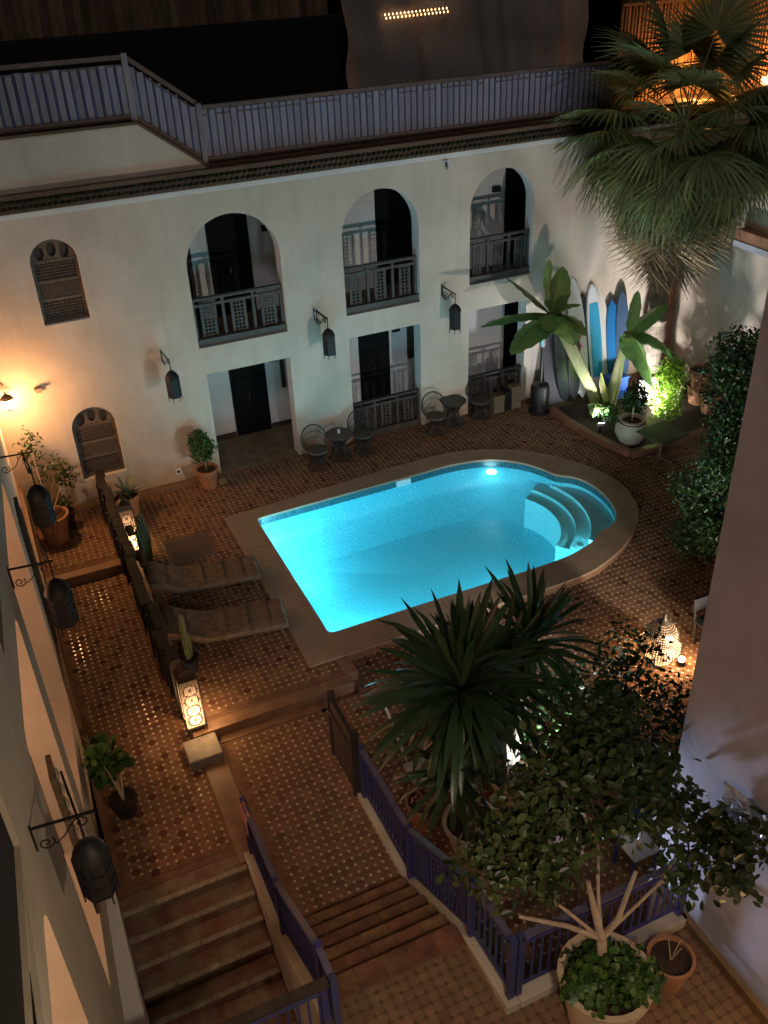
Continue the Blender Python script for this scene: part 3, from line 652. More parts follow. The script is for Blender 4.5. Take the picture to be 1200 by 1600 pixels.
# things on the roof
wallr = empty('reed_screen', (4, 25, 6.5), 'brown reed screen at the back of the dark roof terrace', 'screen')
for i in range(58):
    x = -1.0 + i * .185; mb = MB().box(x, x + .176, 25 + random.uniform(-.02, .02), 25.05, 6.5, 9.9); mb.build('reed_panel', M['reed'], wallr)
tp = MB(); 
for i in range(24):
    x0 = -1.2 + i * .47; tp.add([(x0, 24.2 + .05 * math.sin(i), 6.5), (x0 + .47, 24.2 + .05 * math.sin(i + 1), 6.5), (x0 + .47, 24.3, 8.42 + .04 * math.sin(i + 1)), (x0, 24.3, 8.42 + .04 * math.sin(i)), (x0, 24.8, 8.46), (x0 + .47, 24.8, 8.46)], [(0, 1, 2, 3), (3, 2, 5, 4)])
o = tp.build('black_tarpaulin', M['tarp_shade']); tag(o, 'black tarpaulin hung behind the left part of the roof railing', 'tarpaulin')
net = MB(); NX, NZ = 60, 24
for j in range(NZ + 1):
    for i in range(NX + 1):
        x = 9.05 + (15.75 - 9.05) * i / NX; z = 6.52 + 3.4 * j / NZ
        y = 22.2 + .16 * math.sin(x * 3.1 + .5 * z) + .08 * math.sin(x * 7.7 + z * 1.3) + .03 * math.sin(z * 5 + x)
        net.v.append((x + (.05 * math.sin(z * 4) if i in (0, NX) else 0), y, z))
net.f = [(j * (NX + 1) + i, j * (NX + 1) + i + 1, (j + 1) * (NX + 1) + i + 1, (j + 1) * (NX + 1) + i) for j in range(NZ) for i in range(NX)]; net.m = [0] * len(net.f)
o = net.build('shade_net', M['cloth'], smooth=True); tag(o, 'grey camouflage net hanging like a curtain above the roof railing', 'net')
o = empty('lit_slot_dots', (10.5, 22.0, 8.6), 'short double row of small glowing dots imitating a lit slot in the hanging net', 'lit slot')  # glowing dots added to imitate a golden lit slot through the net
MB().tube([(9.9, 22.0, 8.62), (11.6, 22.0, 8.66)], .006, 5).build('cable', M['black'], o)
for i in range(17):
    for j in range(2):
        x = 9.95 + i * .1; mb = MB().lathe([(.002, -.028), (.018, -.01), (.018, .01), (.002, .028)], (x + .03 * j, 21.98, 8.60 - j * .075 + .002 * i), 6); mb.build('bulb', M['bulbsoft'], o)
fb = empty('bamboo_fence', (20, 19.7, 6.5), 'bamboo fence glowing orange behind the palm', 'fence')
for i in range(95):
    x = 14.9 + i * .10; mb = MB().tube([(x, 19.7 + random.uniform(-.02, .02), 6.5), (x + random.uniform(-.02, .02), 19.7, 10.2)], .046, 6)
    mb.build('cane', M['reed'], fb)
MB().bar((14.85, 19.62, 8.6), (24.4, 19.62, 8.6), .06).build('fence_rail', M['railtop'], fb); MB().bar((14.85, 19.62, 7.2), (24.4, 19.62, 7.2), .06).build('fence_rail', M['railtop'], fb); MB().box(16.001, 25, 18.601, 26, 6.3, 6.5).build('terrace_slab', M['roofm'], fb)
ol = empty('roof_lamp', (18.9, 19.0, 6.6), 'amber lamp standing on the roof behind the palm', 'lamp')
MB().lathe([(.09, 0), (.07, .02), (.02, .05), (.02, .5)], (18.9, 19.0, 6.5), 12).build('stem', M['black'], ol)
MB().lathe([(.02, 0), (.10, .04), (.12, .12), (.08, .2), (.02, .22)], (18.9, 19.0, 6.62), 14).build('shade', M['bulbsoft'], ol)
lamp('amber_light', (16.6, 18.9, 7.0), 330, (1, .36, .08), .12, ol)
lamp('amber_light', (19.8, 18.9, 7.0), 330, (1, .36, .08), .12, ol)
# ------------------------------------------------------------------ side walls
rw = empty('right_boundary_wall', (16, 12, 0), 'pale boundary wall right of the surfboards behind the palm', 'wall')
mb = MB().box(16.001, 16.4, 4, 18.6, -.3, 6.6); mb.build('wall', M['plaster'], rw)
mb = MB().box(15.72, 15.999, 14.2, 15.9, 4.05, 4.30); mb.build('ledge', M['redplaster'], rw)
mb = MB().box(15.70, 15.999, 14.0, 15.95, 3.92, 4.05); mb.build('ledge_moulding', M['nearwall'], rw)
mb = MB().box(15.62, 15.999, 17.9, 18.198, .0, 5.9); mb.build('corner_pilaster', M['redplaster'], rw)
nw = empty('right_house', (7, 2, 0), 'plain lilac white house corner close on the right', 'house')
MB().box(5.4, 9.5, -3, 5.05, -.3, 9.4).build('wall', M['nearwall'], nw)
MB().box(5.33, 5.399, -1.4, 5.06, .852, .97).build('skirting', M['ochretile'], nw)
lw = empty('left_arcade_building', (-1, 8, 0), 'ochre arcade building seen edge-on along the left passage', 'building')
LWx = lambda y: -.40 + .052 * (y - 11.6)
def rrect(y0, y1, z0, z1, r=.22):
    pts = [(y0, z0), (y1, z0)]
    for a in np.linspace(0, PI / 2, 5): pts.append((y1 - r + r * math.cos(a), z1 - r + r * math.sin(a)))
    for a in np.linspace(PI / 2, PI, 5): pts.append((y0 + r + r * math.cos(a), z1 - r + r * math.sin(a)))
    return pts
holes = [rrect(8.95, 11.22, 1.0, 4.76), rrect(6.42, 8.40, 1.0, 4.68), rrect(2.6, 4.86, 1.0, 4.60), [(2.0, 5.22), (4.88, 5.22), (4.88, 8.2), (2.0, 8.2)], [(6.9, 5.30), (8.2, 5.30), (8.2, 8.2), (6.9, 8.2)]]
mb = MB().slab([(.3, -2.4), (11.3, -2.4), (11.3, 9.0), (.3, 9.0)], holes, lambda u, v, d: (LWx(u) + d, u, v), 0, -.30)
mb.build('arcade_wall', M['leftwall'], lw)
MB().box(-.75, -.43, 11.32, 18.19, -.3, 7.4).build('far_wall', M['salmon'], lw)
mb = MB(); mb.box(-2.6, -2.4, .2, 11.5, -.2, 5.0); mb.box(-2.6, -.745, 11.501, 11.7, -.2, 9); mb.build('inner_wall', M['salmon'], lw)
MB().box(-2.6, -.76, .3, 11.5, 4.95, 5.2).build('gallery_floor', M['leftwall'], lw)
MB().box(-2.39, -1.06, 5.0, 5.05, 5.22, 8.9).build('gallery_shade_sheet', M['tarp_shade'], lw); MB().box(-2.39, -.90, 8.3, 8.35, 5.22, 8.9).build('gallery_shade_sheet', M['tarp_shade'], lw)  # black sheets in place of the shade inside the upper gallery
MB().box(-2.39, -.80, .35, 11.45, 5.201, 5.216).build('gallery_shade_floor', M['tarp_shade'], lw); mb = MB(); mb.box(-2.6, -2.4, .2, 11.5, 5.21, 9); mb.build('upper_inner_wall', M['tarp_shade'], lw)  # floor sheet and back wall blackened to pass for an unlit interior
MB().box(-2.6, -1.0, .3, 11.5, -.25, -.17).build('passage_floor', M['border'], lw)
mb = MB().box(-.428, -.36, 11.5, 18.15, 0.0, .9); mb.build('dado', M['border'], lw)
sh = MB().box(-.425, -.37, 12.6, 13.5, .95, 3.2).build('shutter', M['wooddk'], lw)
for z in (1.2, 1.7, 2.2, 2.7): MB().box(-.369, -.355, 12.7, 13.4, z, z + .35).build('shutter_panel', M['wooddk'], sh)
lamp('corridor_light', (-2.1, 10.2, 3.9), 62, (1, .50, .29), .15, lw); lamp('corridor_light', (-2.1, 7.2, 3.7), 70, (1, .50, .29), .15, lw); lamp('corridor_light', (-2.1, 3.6, 3.7), 70, (1, .52, .30), .15, lw)
MB().slab([(2.02, 5.23), (4.87, 5.23), (4.87, 8.19), (2.02, 8.19)], [], lambda u, v, d: (LWx(u) + d, u, v), -.04, -.07).build('opening_shade_sheet', M['tarp_shade'], lw)  # black sheet closing the opening, stands for its dark recess
MB().slab([(6.92, 5.31), (8.19, 5.31), (8.19, 8.19), (6.92, 8.19)], [], lambda u, v, d: (LWx(u) + d, u, v), -.04, -.07).build('opening_shade_sheet', M['tarp_shade'], lw)  # second recess darkened by a black sheet the same way
# carved board leaning in the middle arch
cb = empty('carved_board', (-.55, 7.0, 1.0), 'long carved wooden board leaning upright in the middle arch of the left arcade', 'carved board')
mb = MB().bar((-.60, 7.05, 3.75), (-.58, 7.0, 1.7), .34, .05, up=(1, 0, 0)); mb.build('board', M['window'], cb)
for i in range(9):
    t_ = .06 + i * .1; c0 = Vector((-.60, 7.05, 3.75)).lerp(Vector((-.58, 7.0, 1.7)), t_); MB().lathe([(.0, 0), (.07, .0), (.05, .02), (.0, .03)], (0, 0, 0), 8, caps=False).build('carving', M['bark'], cb, local=True).matrix_basis = Matrix.Translation(c0 + Vector((.035, 0, 0)) - WL[cb.name]) @ Matrix.Rotation(PI / 2, 4, 'Y')
# ------------------------------------------------------------------ stairs
st = empty('upper_stairs', (2.2, 6.2, ZL), 'worn terracotta steps climbing from the tiled path to the ochre landing', 'stairs')
for i in range(6):
    y1 = 6.92 - i * .27; z1 = ZL + (i + 1) * .17
    o = MB().box(1.435, 3.035, y1 - .27 - (0 if i < 5 else .0), y1 - .001, -.5, z1 - .001).build('step', M['stepm'], st, bevel=.008)
    for k in range(5):
        a = 1.46 + k * .312; MB().box(a, a + .304, y1 - .262, y1 - .006 + .02, z1 - .0005, z1 + .014).build('tread_tile', M['stepm'], o, bevel=.004)
st2 = empty('cellar_stairs', (.45, 7, ZL), 'mossy steps going down beside the left arcade', 'stairs')
for i in range(14):
    y1 = 8.40 - i * .29; z1 = ZL - (i) * .165
    if z1 < -2.55: break
    o = MB().box(-.44, 1.24, y1 - .29, y1 - .001, z1 - .6, z1 - .012).build('step', M['greystep'], st2, bevel=.01)
    for k in range(4):
        a = -.435 + k * .42; MB().box(a, a + .412, y1 - .29 - .02, y1 - .29 + .055, z1 - .03, z1).build('nosing', M['nosing'], o, bevel=.008)
wl = empty('stair_side_wall', (-.5, 7, -.3), 'low whitewashed wall down the left side of the descending steps', 'wall')
MB().box(-.70, -.442, 3.5, 8.45, -2.6, .10).build('wall', M['white'], wl, bevel=.02)
MB().box(-.441, -.43, 7.2, 7.33, -.62, -.42).build('lamp_recess', M['black'], wl)
dw = empty('stair_divider_wall', (1.34, 6.5, 0), 'ochre wall between the descending steps and the upper steps', 'wall')
mb = MB().slab([(8.32, -2.5), (8.32, -.12), (6.95, -.12), (5.35, .88), (3.2, .88), (3.2, -2.5)], [], lambda u, v, d: (d, u, v), 1.25, 1.44); mb.build('wall', M['leftwall'], dw, bevel=.015)
pw = empty('stair_parapet', (3.1, 6.5, 0), 'low ochre parapet on the right side of the upper steps', 'wall')
mb = MB().slab([(8.55, -.4), (8.55, -.10), (6.95, -.08), (5.35, .90), (4.42, .98), (4.42, -.4)], [], lambda u, v, d: (d, u, v), 3.03, 3.19); mb.build('wall', M['leftwall'], pw, bevel=.015)
MB().box(3.191, 5.38, 4.42, 4.60, -.4, .97).build('landing_kerb', M['leftwall'], pw, bevel=.015)
def blue_rail(parent, pts, h, post_ends=True, pitch=.105, m=None, closed=None):
    m = m or M['blue']
    for a, b in zip(pts[:-1], pts[1:]):
        a = Vector(a); b = Vector(b); L = (b - a).length; n = max(2, int(L / pitch)); up = Vector((0, 0, h))
        MB().bar(a + up, b + up, .07, .035).build('handrail', M['bluerail'], parent); MB().bar(a + up * .12, b + up * .12, .03, .03).build('rail', m, parent); MB().bar(a + up * .88, b + up * .88, .03, .03).build('rail', m, parent)
        first = MB().box(-.011, .011, -.011, .011, h * .12, h * .88).build('baluster', m, parent, local=True); me = first.data; first.matrix_basis = Matrix.Translation(a + (b - a) * .5 / n - WL[parent.name])
        for i in range(1, n): inst(me, 'baluster', parent, Matrix.Translation(a + (b - a) * (i + .5) / n))
    for p in pts:
        p = Vector(p); MB().box(p.x - .035, p.x + .035, p.y - .035, p.y + .035, p.z - .02, p.z + h + .05).build('post', m, parent)
r1 = empty('stair_railing', (1.36, 6.5, 0), 'blue stair railing on the wall above the descending steps', 'railing')
blue_rail(r1, [(1.36, 8.28, -.1), (1.36, 6.95, -.1), (1.36, 5.35, .9), (1.36, 4.95, .9)], 1.0)
r1b = empty('landing_railing', (0, 4.95, .9), 'dark blue railing crossing above the descending steps at the bottom edge', 'railing')
blue_rail(r1b, [(1.25, 4.95, .9), (-.55, 4.95, .9)], 1.0)
MB().bar((1.3, 4.93, 1.96), (-.55, 4.93, 1.96), .10, .05).build('top_rail', M['wooddk'], r1b)
r2 = empty('parapet_railing', (3.11, 6.5, 0), 'blue railing on the parapet right of the upper steps', 'railing')
blue_rail(r2, [(3.11, 8.45, -.08), (3.11, 6.95, -.06), (3.11, 5.35, .92), (3.11, 4.52, 1.0)], .95)
r3 = empty('cross_railing', (4.2, 4.52, 1.0), 'blue railing across the landing behind the potted tree', 'railing')
blue_rail(r3, [(3.2, 4.52, 1.0), (5.3, 4.52, 1.0)], .95)
pn = empty('wooden_gate', (3.1, 8.9, ZL), 'dark wooden gate panel standing open at the foot of the parapet railing', 'gate')
for i in range(5): MB().box(3.03, 3.09, 8.62 + i * .16, 8.62 + i * .16 + .15, ZL + .02, 1.0).build('board', M['wooddk'], pn)
MB().box(3.0, 3.12, 8.56, 8.61, ZL, 1.1).build('post', M['wooddk'], pn); MB().box(3.0, 3.12, 9.43, 9.48, ZL, 1.1).build('post', M['wooddk'], pn)
MB().box(3.0, 3.029, 8.62, 9.42, .7, .78).build('rail', M['wooddk'], pn)
# towel over the railing end
tw = MB(); 
for i in range(9):
    for j in range(7):
        s = (i / 8 - .5) * 1.1; yy = 7.98 + .38 * j / 6
        x = 1.36 + (.055 + .012 * math.sin(j * 1.7)) * (1 if s > 0 else -1) * min(1, abs(s) * 8); z = .945 - abs(s) * .75 + (0.01 * math.sin(j * 2))
        tw.v.append((x, yy, z))
tw.f = [(i * 7 + j, i * 7 + j + 1, (i + 1) * 7 + j + 1, (i + 1) * 7 + j) for i in range(8) for j in range(6)]; tw.m = [0] * len(tw.f)
o = tw.build('towel', M['towel'], smooth=True); o.modifiers.new('t', 'SOLIDIFY').thickness = .012; tag(o, 'rose towel folded over the near end of the blue stair railing', 'towel')
# ------------------------------------------------------------------ dark balustrade between passage and deck
db = empty('dark_balustrade', (1.2, 14, 0), 'dark wooden balustrade between the left passage and the loungers', 'balustrade')
y = 11.25
while y < 17.75:
    h = 1.0 + .05 * math.sin(y * 3); MB().box(1.10, 1.20, y - .045, y + .045, ZL if y < 15.7 else 0, h).build('post', M['balu'], db); y += .82
for (a, b) in ((11.2, 17.75),):
    yy = a
    while yy < b:
        ln = random.uniform(.35, .8); dx = random.uniform(-.05, .05); MB().box(1.07 + dx, 1.24 + dx, yy, min(b, yy + ln - .01), 1.0 + random.uniform(-.03, .02), 1.05 + random.uniform(0, .02)).build('rail_board', M['balu'], db, bevel=.006); yy += ln
    for q in (12.9, 14.1, 15.2, 16.4): MB().box(1.26, 1.40, q, q + random.uniform(.3, .6), .90, .95).build('shelf_board', M['balu'], db, bevel=.006)
    MB().box(1.11, 1.19, a, b, .12, .18).build('bottom_rail', M['balu'], db); MB().box(1.12, 1.18, a, b, .80, .85).build('middle_rail', M['balu'], db)
i = 0; y = 11.35
while y < 17.7:
    ww = random.uniform(.05, .12); dx = random.uniform(-.05, .02)
    MB().box(1.07 + dx, 1.10 + dx, y, y + ww, .14 + random.uniform(-.06, .08), .98 + random.uniform(-.1, .1)).build('slat', M['balu'], db); y += ww + random.uniform(.04, .12)
# ------------------------------------------------------------------ pierced lanterns
def pierced(mb, origin, ux, uz, W, H, nx, nz, ros):
    """wall of metal with real holes: a ring of four quads around each opening"""
    o = Vector(origin); ux = Vector(ux); uz = Vector(uz); cw = W / nx; ch = H / nz
    for i in range(nx):
        for j in range(nz):
            cx = (i + .5) * cw; cz = (j + .5) * ch; r = .36
            for (rx, rz, R) in ros:
                d = math.hypot(cx - rx, cz - rz)
                if d < R * .32: r = .22
                elif d < R: r = .46
                elif d < R * 1.25: r = .14
            rj = r * random.uniform(.9, 1.05); q = [(-.5, -.5), (.5, -.5), (.5, .5), (-.5, .5)]; a = random.uniform(-.4, .4) + PI / 4
            inn_ = [(rj * 1.1 * math.cos(a + PI / 2 * k - PI * .75 + PI / 4 - PI / 4), rj * 1.1 * math.sin(a + PI / 2 * k - PI * .75)) for k in range(4)]
            vs = [o + ux * (cx + u * cw) + uz * (cz + v * ch) for u, v in q] + [o + ux * (cx + u * cw) + uz * (cz + v * ch) for u, v in inn_]
            mb.add(vs, [(0, 1, 5, 4), (1, 2, 6, 5), (2, 3, 7, 6), (3, 0, 4, 7)])
def tall_lantern(loc, label, rz, power):
    L = empty('tall_lantern', (0, 0, 0), label, 'lantern', 'tall pierced metal lanterns beside the dark balustrade')
    W, H = .30, 1.05; mb = MB()
    ros = [(W / 2, .16, .095), (W / 2, .36, .095), (W / 2, .56, .095), (W / 2, .76, .095)]
    for k in range(4):
        R = Matrix.Rotation(PI / 2 * k, 3, 'Z'); pierced(mb, R @ Vector((-W / 2, -W / 2, .10)), R @ Vector((1, 0, 0)), (0, 0, 1), W, H - .1, 14, 44, ros)
    mb.build('pierced_case', M['brass'], L, local=True)
    mb = MB()
    for sx in (-1, 1):
        for sy in (-1, 1): mb.box(sx * W / 2 - .008, sx * W / 2 + .008, sy * W / 2 - .008, sy * W / 2 + .008, 0, H + .02)
    mb.box(-W / 2 - .01, W / 2 + .01, -W / 2 - .01, W / 2 + .01, .07, .10); mb.build('frame', M['black'], L, local=True)
    mb = MB().lathe([(.212, 0), (.20, .03), (.16, .10), (.09, .15), (.03, .18), (.02, .22), (.035, .25), (.01, .29)], (0, 0, H + .0), 4, a0=PI / 4); mb.build('lid', M['brass'], L, local=True)
    MB().box(-.135, .135, -.135, .135, .105, H - .01).build('glow_core', M['glow_tall'], L, local=True)  # glowing core added so the piercings look lit from inside
    for sx, sy in ((.26, 0), (0, -.26), (0, .26)):
        l = lamp('lantern_light', (sx, sy, .35), power / 3, (1, .56, .24), .08); l.parent = L
    L.location = loc; L.rotation_euler = (0, 0, rz); WL[L.name] = Vector(loc)
    return L
tall_lantern((1.26, 10.80, -.0), 'tall pierced lantern glowing on the grey stone block', .0, 30)
tall_lantern((1.36, 16.05, 0), 'tall pierced lantern at the far end of the dark balustrade by the agave', 0, 7)
# round lantern
rl = empty('round_lantern', (8.62, 8.87, ZL), 'faceted round pierced lantern glowing on the courtyard floor at right', 'lantern')
mb = MB(); prof = [(.07, .03), (.24, .16), (.37, .38), (.37, .45), (.27, .56), (.29, .66), (.23, .80), (.09, .90)]
nseg = 12
for (r0, z0), (r1, z1) in zip(prof[:-1], prof[1:]):
    for s_ in range(nseg):
        a0, a1 = 2 * PI * s_ / nseg, 2 * PI * (s_ + 1) / nseg
        A = Vector((r0 * math.cos(a0), r0 * math.sin(a0), z0)); B = Vector((r0 * math.cos(a1), r0 * math.sin(a1), z0)); Cc = Vector((r1 * math.cos(a1), r1 * math.sin(a1), z1)); D = Vector((r1 * math.cos(a0), r1 * math.sin(a0), z1))
        nu = 4; nv = max(2, int((D - A).length / .035))
        for i in range(nu):
            for j in range(nv):
                def pt(u, v): return (A * (1 - u) + B * u) * (1 - v) + (D * (1 - u) + Cc * u) * v
                u0, u1, v0, v1 = i / nu, (i + 1) / nu, j / nv, (j + 1) / nv; q = [pt(u0, v0), pt(u1, v0), pt(u1, v1), pt(u0, v1)]; cc = sum(q, Vector()) / 4; k = random.uniform(.55, .78)
                off_ = Vector((8.62, 8.87, ZL)); q2 = [cc + (p - cc) * k for p in q]
                q2 = [q2[0] * .5 + q2[1] * .5, q2[1] * .5 + q2[2] * .5, q2[2] * .5 + q2[3] * .5, q2[3] * .5 + q2[0] * .5] if (i + j) % 2 else q2
                mb.add([p + off_ for p in q + q2], [(0, 1, 5, 4), (1, 2, 6, 5), (2, 3, 7, 6), (3, 0, 4, 7)])
mb.build('pierced_globe', M['brass'], rl)
MB().lathe([(.11, 0), (.10, .05), (.02, .06)], (8.62, 8.87, ZL), 12).build('base', M['brass'], rl); MB().lathe([(.11, .92), (.05, .97), (.03, 1.0), (.03, 1.06), (.01, 1.08)], (8.62, 8.87, ZL), 12).build('cap', M['brass'], rl)
MB().lathe([(r * .9, z) for r, z in prof], (8.62, 8.87, ZL), 12).build('glow_core', M['glow_round'], rl)  # added inner shell with painted glow behind the holes
lamp('lantern_light', (8.62, 9.34, .2), 12, (1, .55, .24), .08, rl); lamp('lantern_light', (8.15, 8.75, .2), 12, (1, .55, .24), .08, rl)
# side glow: bulb shining out beside the lantern on its right
wl_ = empty('floor_uplight', (8.97, 8.70, ZL), 'small bright floor lamp at the foot of the round lantern', 'lamp')
MB().lathe([(.06, 0), (.07, .05), (.05, .08)], (8.97, 8.70, ZL), 12).build('housing', M['black'], wl_); MB().lathe([(.01, 0), (.05, .01), (.055, .05), (.02, .08)], (8.97, 8.70, ZL + .075), 12).build('bulb', M['bulbw'], wl_)
lamp('uplight', (8.97, 8.70, ZL + .22), 26, (1, .60, .30), .05, wl_)
# hanging wrought-iron lanterns
def hanging(scale=1.0):
    L = empty('wall_lantern', (0, 0, 0), 'x', 'lantern')
    s = scale; mb = MB()
    n = 6; R = .17 * s
    for k in range(n):
        a0, a1 = 2 * PI * k / n, 2 * PI * (k + 1) / n; p0 = Vector((R * math.cos(a0), R * math.sin(a0), 0)); p1 = Vector((R * math.cos(a1), R * math.sin(a1), 0))
        pf = MB(); q0 = p0 * .985; q1 = p1 * .985
        pf.add([q0 + Vector((0, 0, -.50 * s)), q1 + Vector((0, 0, -.50 * s)), q1, q0], [(0, 1, 2, 3)]); pf.build('glass_pane', M['glassd'], L, local=True)
        mb.bar(p0 + Vector((0, 0, -.62 * s)), p0 + Vector((0, 0, .05 * s)), .016 * s)
        for z in (0, -.17, -.34, -.50): mb.bar(p0 + Vector((0, 0, z * s)), p1 + Vector((0, 0, z * s)), .018 * s)
        for t_ in (.33, .66): mb.bar(p0.lerp(p1, t_) + Vector((0, 0, -.5 * s)), p0.lerp(p1, t_), .008 * s)
    mb.build('cage', M['lanternm'], L, local=True)
    MB().lathe([(.18 * s, .0), (.17 * s, .05 * s), (.13 * s, .13 * s), (.07 * s, .19 * s), (.02 * s, .22 * s)], (0, 0, 0), 12).build('dome', M['lanternm'], L, local=True, smooth=True)
    ch = MB()
    for k in range(7): ch.lathe([(.004, -.024 * s), (.017 * s, -.01 * s), (.017 * s, .01 * s), (.004, .024 * s)], (0, 0, (.23 + .046 * k) * s), 8)
    ch.build('chain', M['iron'], L, local=True)
    return L
def bracket(parent, root, tip, s=1.0):
    r = Vector(root); t_ = Vector(tip); d = (t_ - r); Ln = d.length; d.normalize(); z = Vector((0, 0, 1)); mb = MB()
    mb.bar(r, t_, .022 * s); mb.bar(r + z * .04 * s, r - z * .30 * s, .022 * s)
    def P(u, v): return r + d * u * Ln + z * v * Ln
    sp = [P(.06 + .14 * math.cos(a) * (1 - k_ / 26) + .10, -.40 + .14 * math.sin(a) * (1 - k_ / 26)) for k_, a in enumerate(np.linspace(PI * .2, -PI * 2.6, 22))]
    mid = [P(.30, -.46), P(.45, -.36), P(.58, -.16)]
    sp2 = [P(.74 + .13 * math.cos(a) * (1 - k_ / 24), -.16 + .13 * math.sin(a) * (1 - k_ / 24)) for k_, a in enumerate(np.linspace(PI * .95, -PI * 1.5, 18))]
    mb.tube(sp[::-1], .008 * s, 5); mb.tube([sp[0]] + mid + [sp2[0]], .008 * s, 5); mb.tube(sp2, .008 * s, 5)
    mb.build('bracket', M['iron'], parent)
hang0 = hanging(1.0)
G1 = 'wrought iron wall lanterns of the courtyard'
first = True
for (top, root, tip, lab, sc) in (((2.99, 17.68, 2.76), (2.94, WY - .01, 3.18), (2.99, 17.66, 3.16), 'unlit iron lantern on the facade left of the first ground-floor door', .8),
        ((6.43, 17.68, 2.98), (6.32, WY - .01, 3.42), (6.43, 17.66, 3.36), 'unlit iron lantern on the facade between the first and second arches', .8),
        ((9.50, 17.68, 2.96), (9.42, WY - .01, 3.42), (9.50, 17.66, 3.36), 'unlit iron lantern on the facade between the second and third arches', .8),
        ((-.06, 11.55, 4.18), (-.43, 11.55, 4.86), (.02, 11.5, 4.86), 'black iron lantern on the left arcade, farthest of the three', .82),
        ((-.12, 8.9, 4.42), (-.53, 8.9, 4.86), (-.08, 8.85, 4.86), 'black iron lantern on the left arcade, middle of the three', .82),
        ((-.38, 5.35, 4.32), (-.72, 5.32, 4.86), (-.24, 5.28, 4.86), 'black iron lantern on the left arcade just above the descending steps', .82)):
    o = hang0 if first else copy_tree(hang0); first = False
    o.location = top; o.scale = (sc,) * 3; WL[o.name] = Vector(top); o['label'] = lab; o['group'] = G1
    r_ = Vector(top) + (Vector(root) - Vector(top)) / sc; t2 = Vector(top) + (Vector(tip) - Vector(top)) / sc; bracket(o, r_, t2, 1.0)
# the lit corner lamp
cl = empty('corner_wall_lamp', (-.15, 18.0, 2.9), 'lit lantern glowing orange in the left corner of the facade', 'lamp')
MB().tube([(-.30, 18.19, 3.25), (-.25, 18.05, 3.3), (-.17, 17.95, 3.22)], .012, 6).build('arm', M['iron'], cl)
MB().lathe([(.13, 0), (.10, .05), (.03, .10), (.01, .15)], (-.17, 17.95, 2.92), 8).build('hood', M['iron'], cl)
MB().lathe([(.04, 0), (.09, .04), (.10, .16), (.05, .19)], (-.17, 17.95, 2.72), 10).build('glass', M['bulbw'], cl)
MB().lathe([(.01, 0), (.05, .03), (.02, .06)], (-.17, 17.95, 2.65), 8).build('finial', M['iron'], cl)
lamp('corner_light', (-.12, 17.45, 2.80), 120, (1, .47, .17), .12, cl)
# ------------------------------------------------------------------ floodlights behind the foliage
def flood(loc, aim, label, power, col, spot=None, point=True):
    f = empty('garden_floodlight', loc, label, 'floodlight', 'garden floodlights'); L = Vector(loc); d = (Vector(aim) - L).normalized()
    MB().bar(L - d * .05, L - d * .02, .16, .13).build('housing', M['whitepl'], f); MB().bar(L - d * .019, L - d * .012, .14, .11).build('glass', M['bulbc'], f)
    MB().bar(L + Vector((0, 0, -.10)), (L.x, L.y, ZL if L.y < 14 else 0), .03).build('stake', M['black'], f)
    lamp('flood_light', L + d * .06, power, col, .07, f, spot=spot, aim=aim)
    return f
flood((5.04, 6.75, .75), (9.0, 18.2, 6.5), 'white floodlight shining through the foliage of the potted tree', 760, (.76, .87, 1.0), spot=122)
flood((8.95, 7.5, .75), (7.3, 18.2, 5.6), 'floodlight low behind the bushes lighting the facade', 900, (1.0, .87, .73), spot=126)
flood((13.35, 15.65, .32), (16.0, 16.7, 2.0), 'white floodlight in the planted bed below the palm', 1000, (1.0, .94, .90), spot=125)
lamp('wall_wash', (4.8, 6.5, .9), 330, (.70, .74, 1.0), .1, bpy.data.objects['garden_floodlight'], spot=64, aim=(5.45, 4.2, 2.3), blend=.8)
flood((12.35, 15.75, .30), (12.9, 17.8, 2.3), 'white uplight added under the leaning banana plant to brighten its leaves', 330, (.93, .95, 1.0), spot=120)  # extra uplight, put in to brighten banana leaves and surfboards
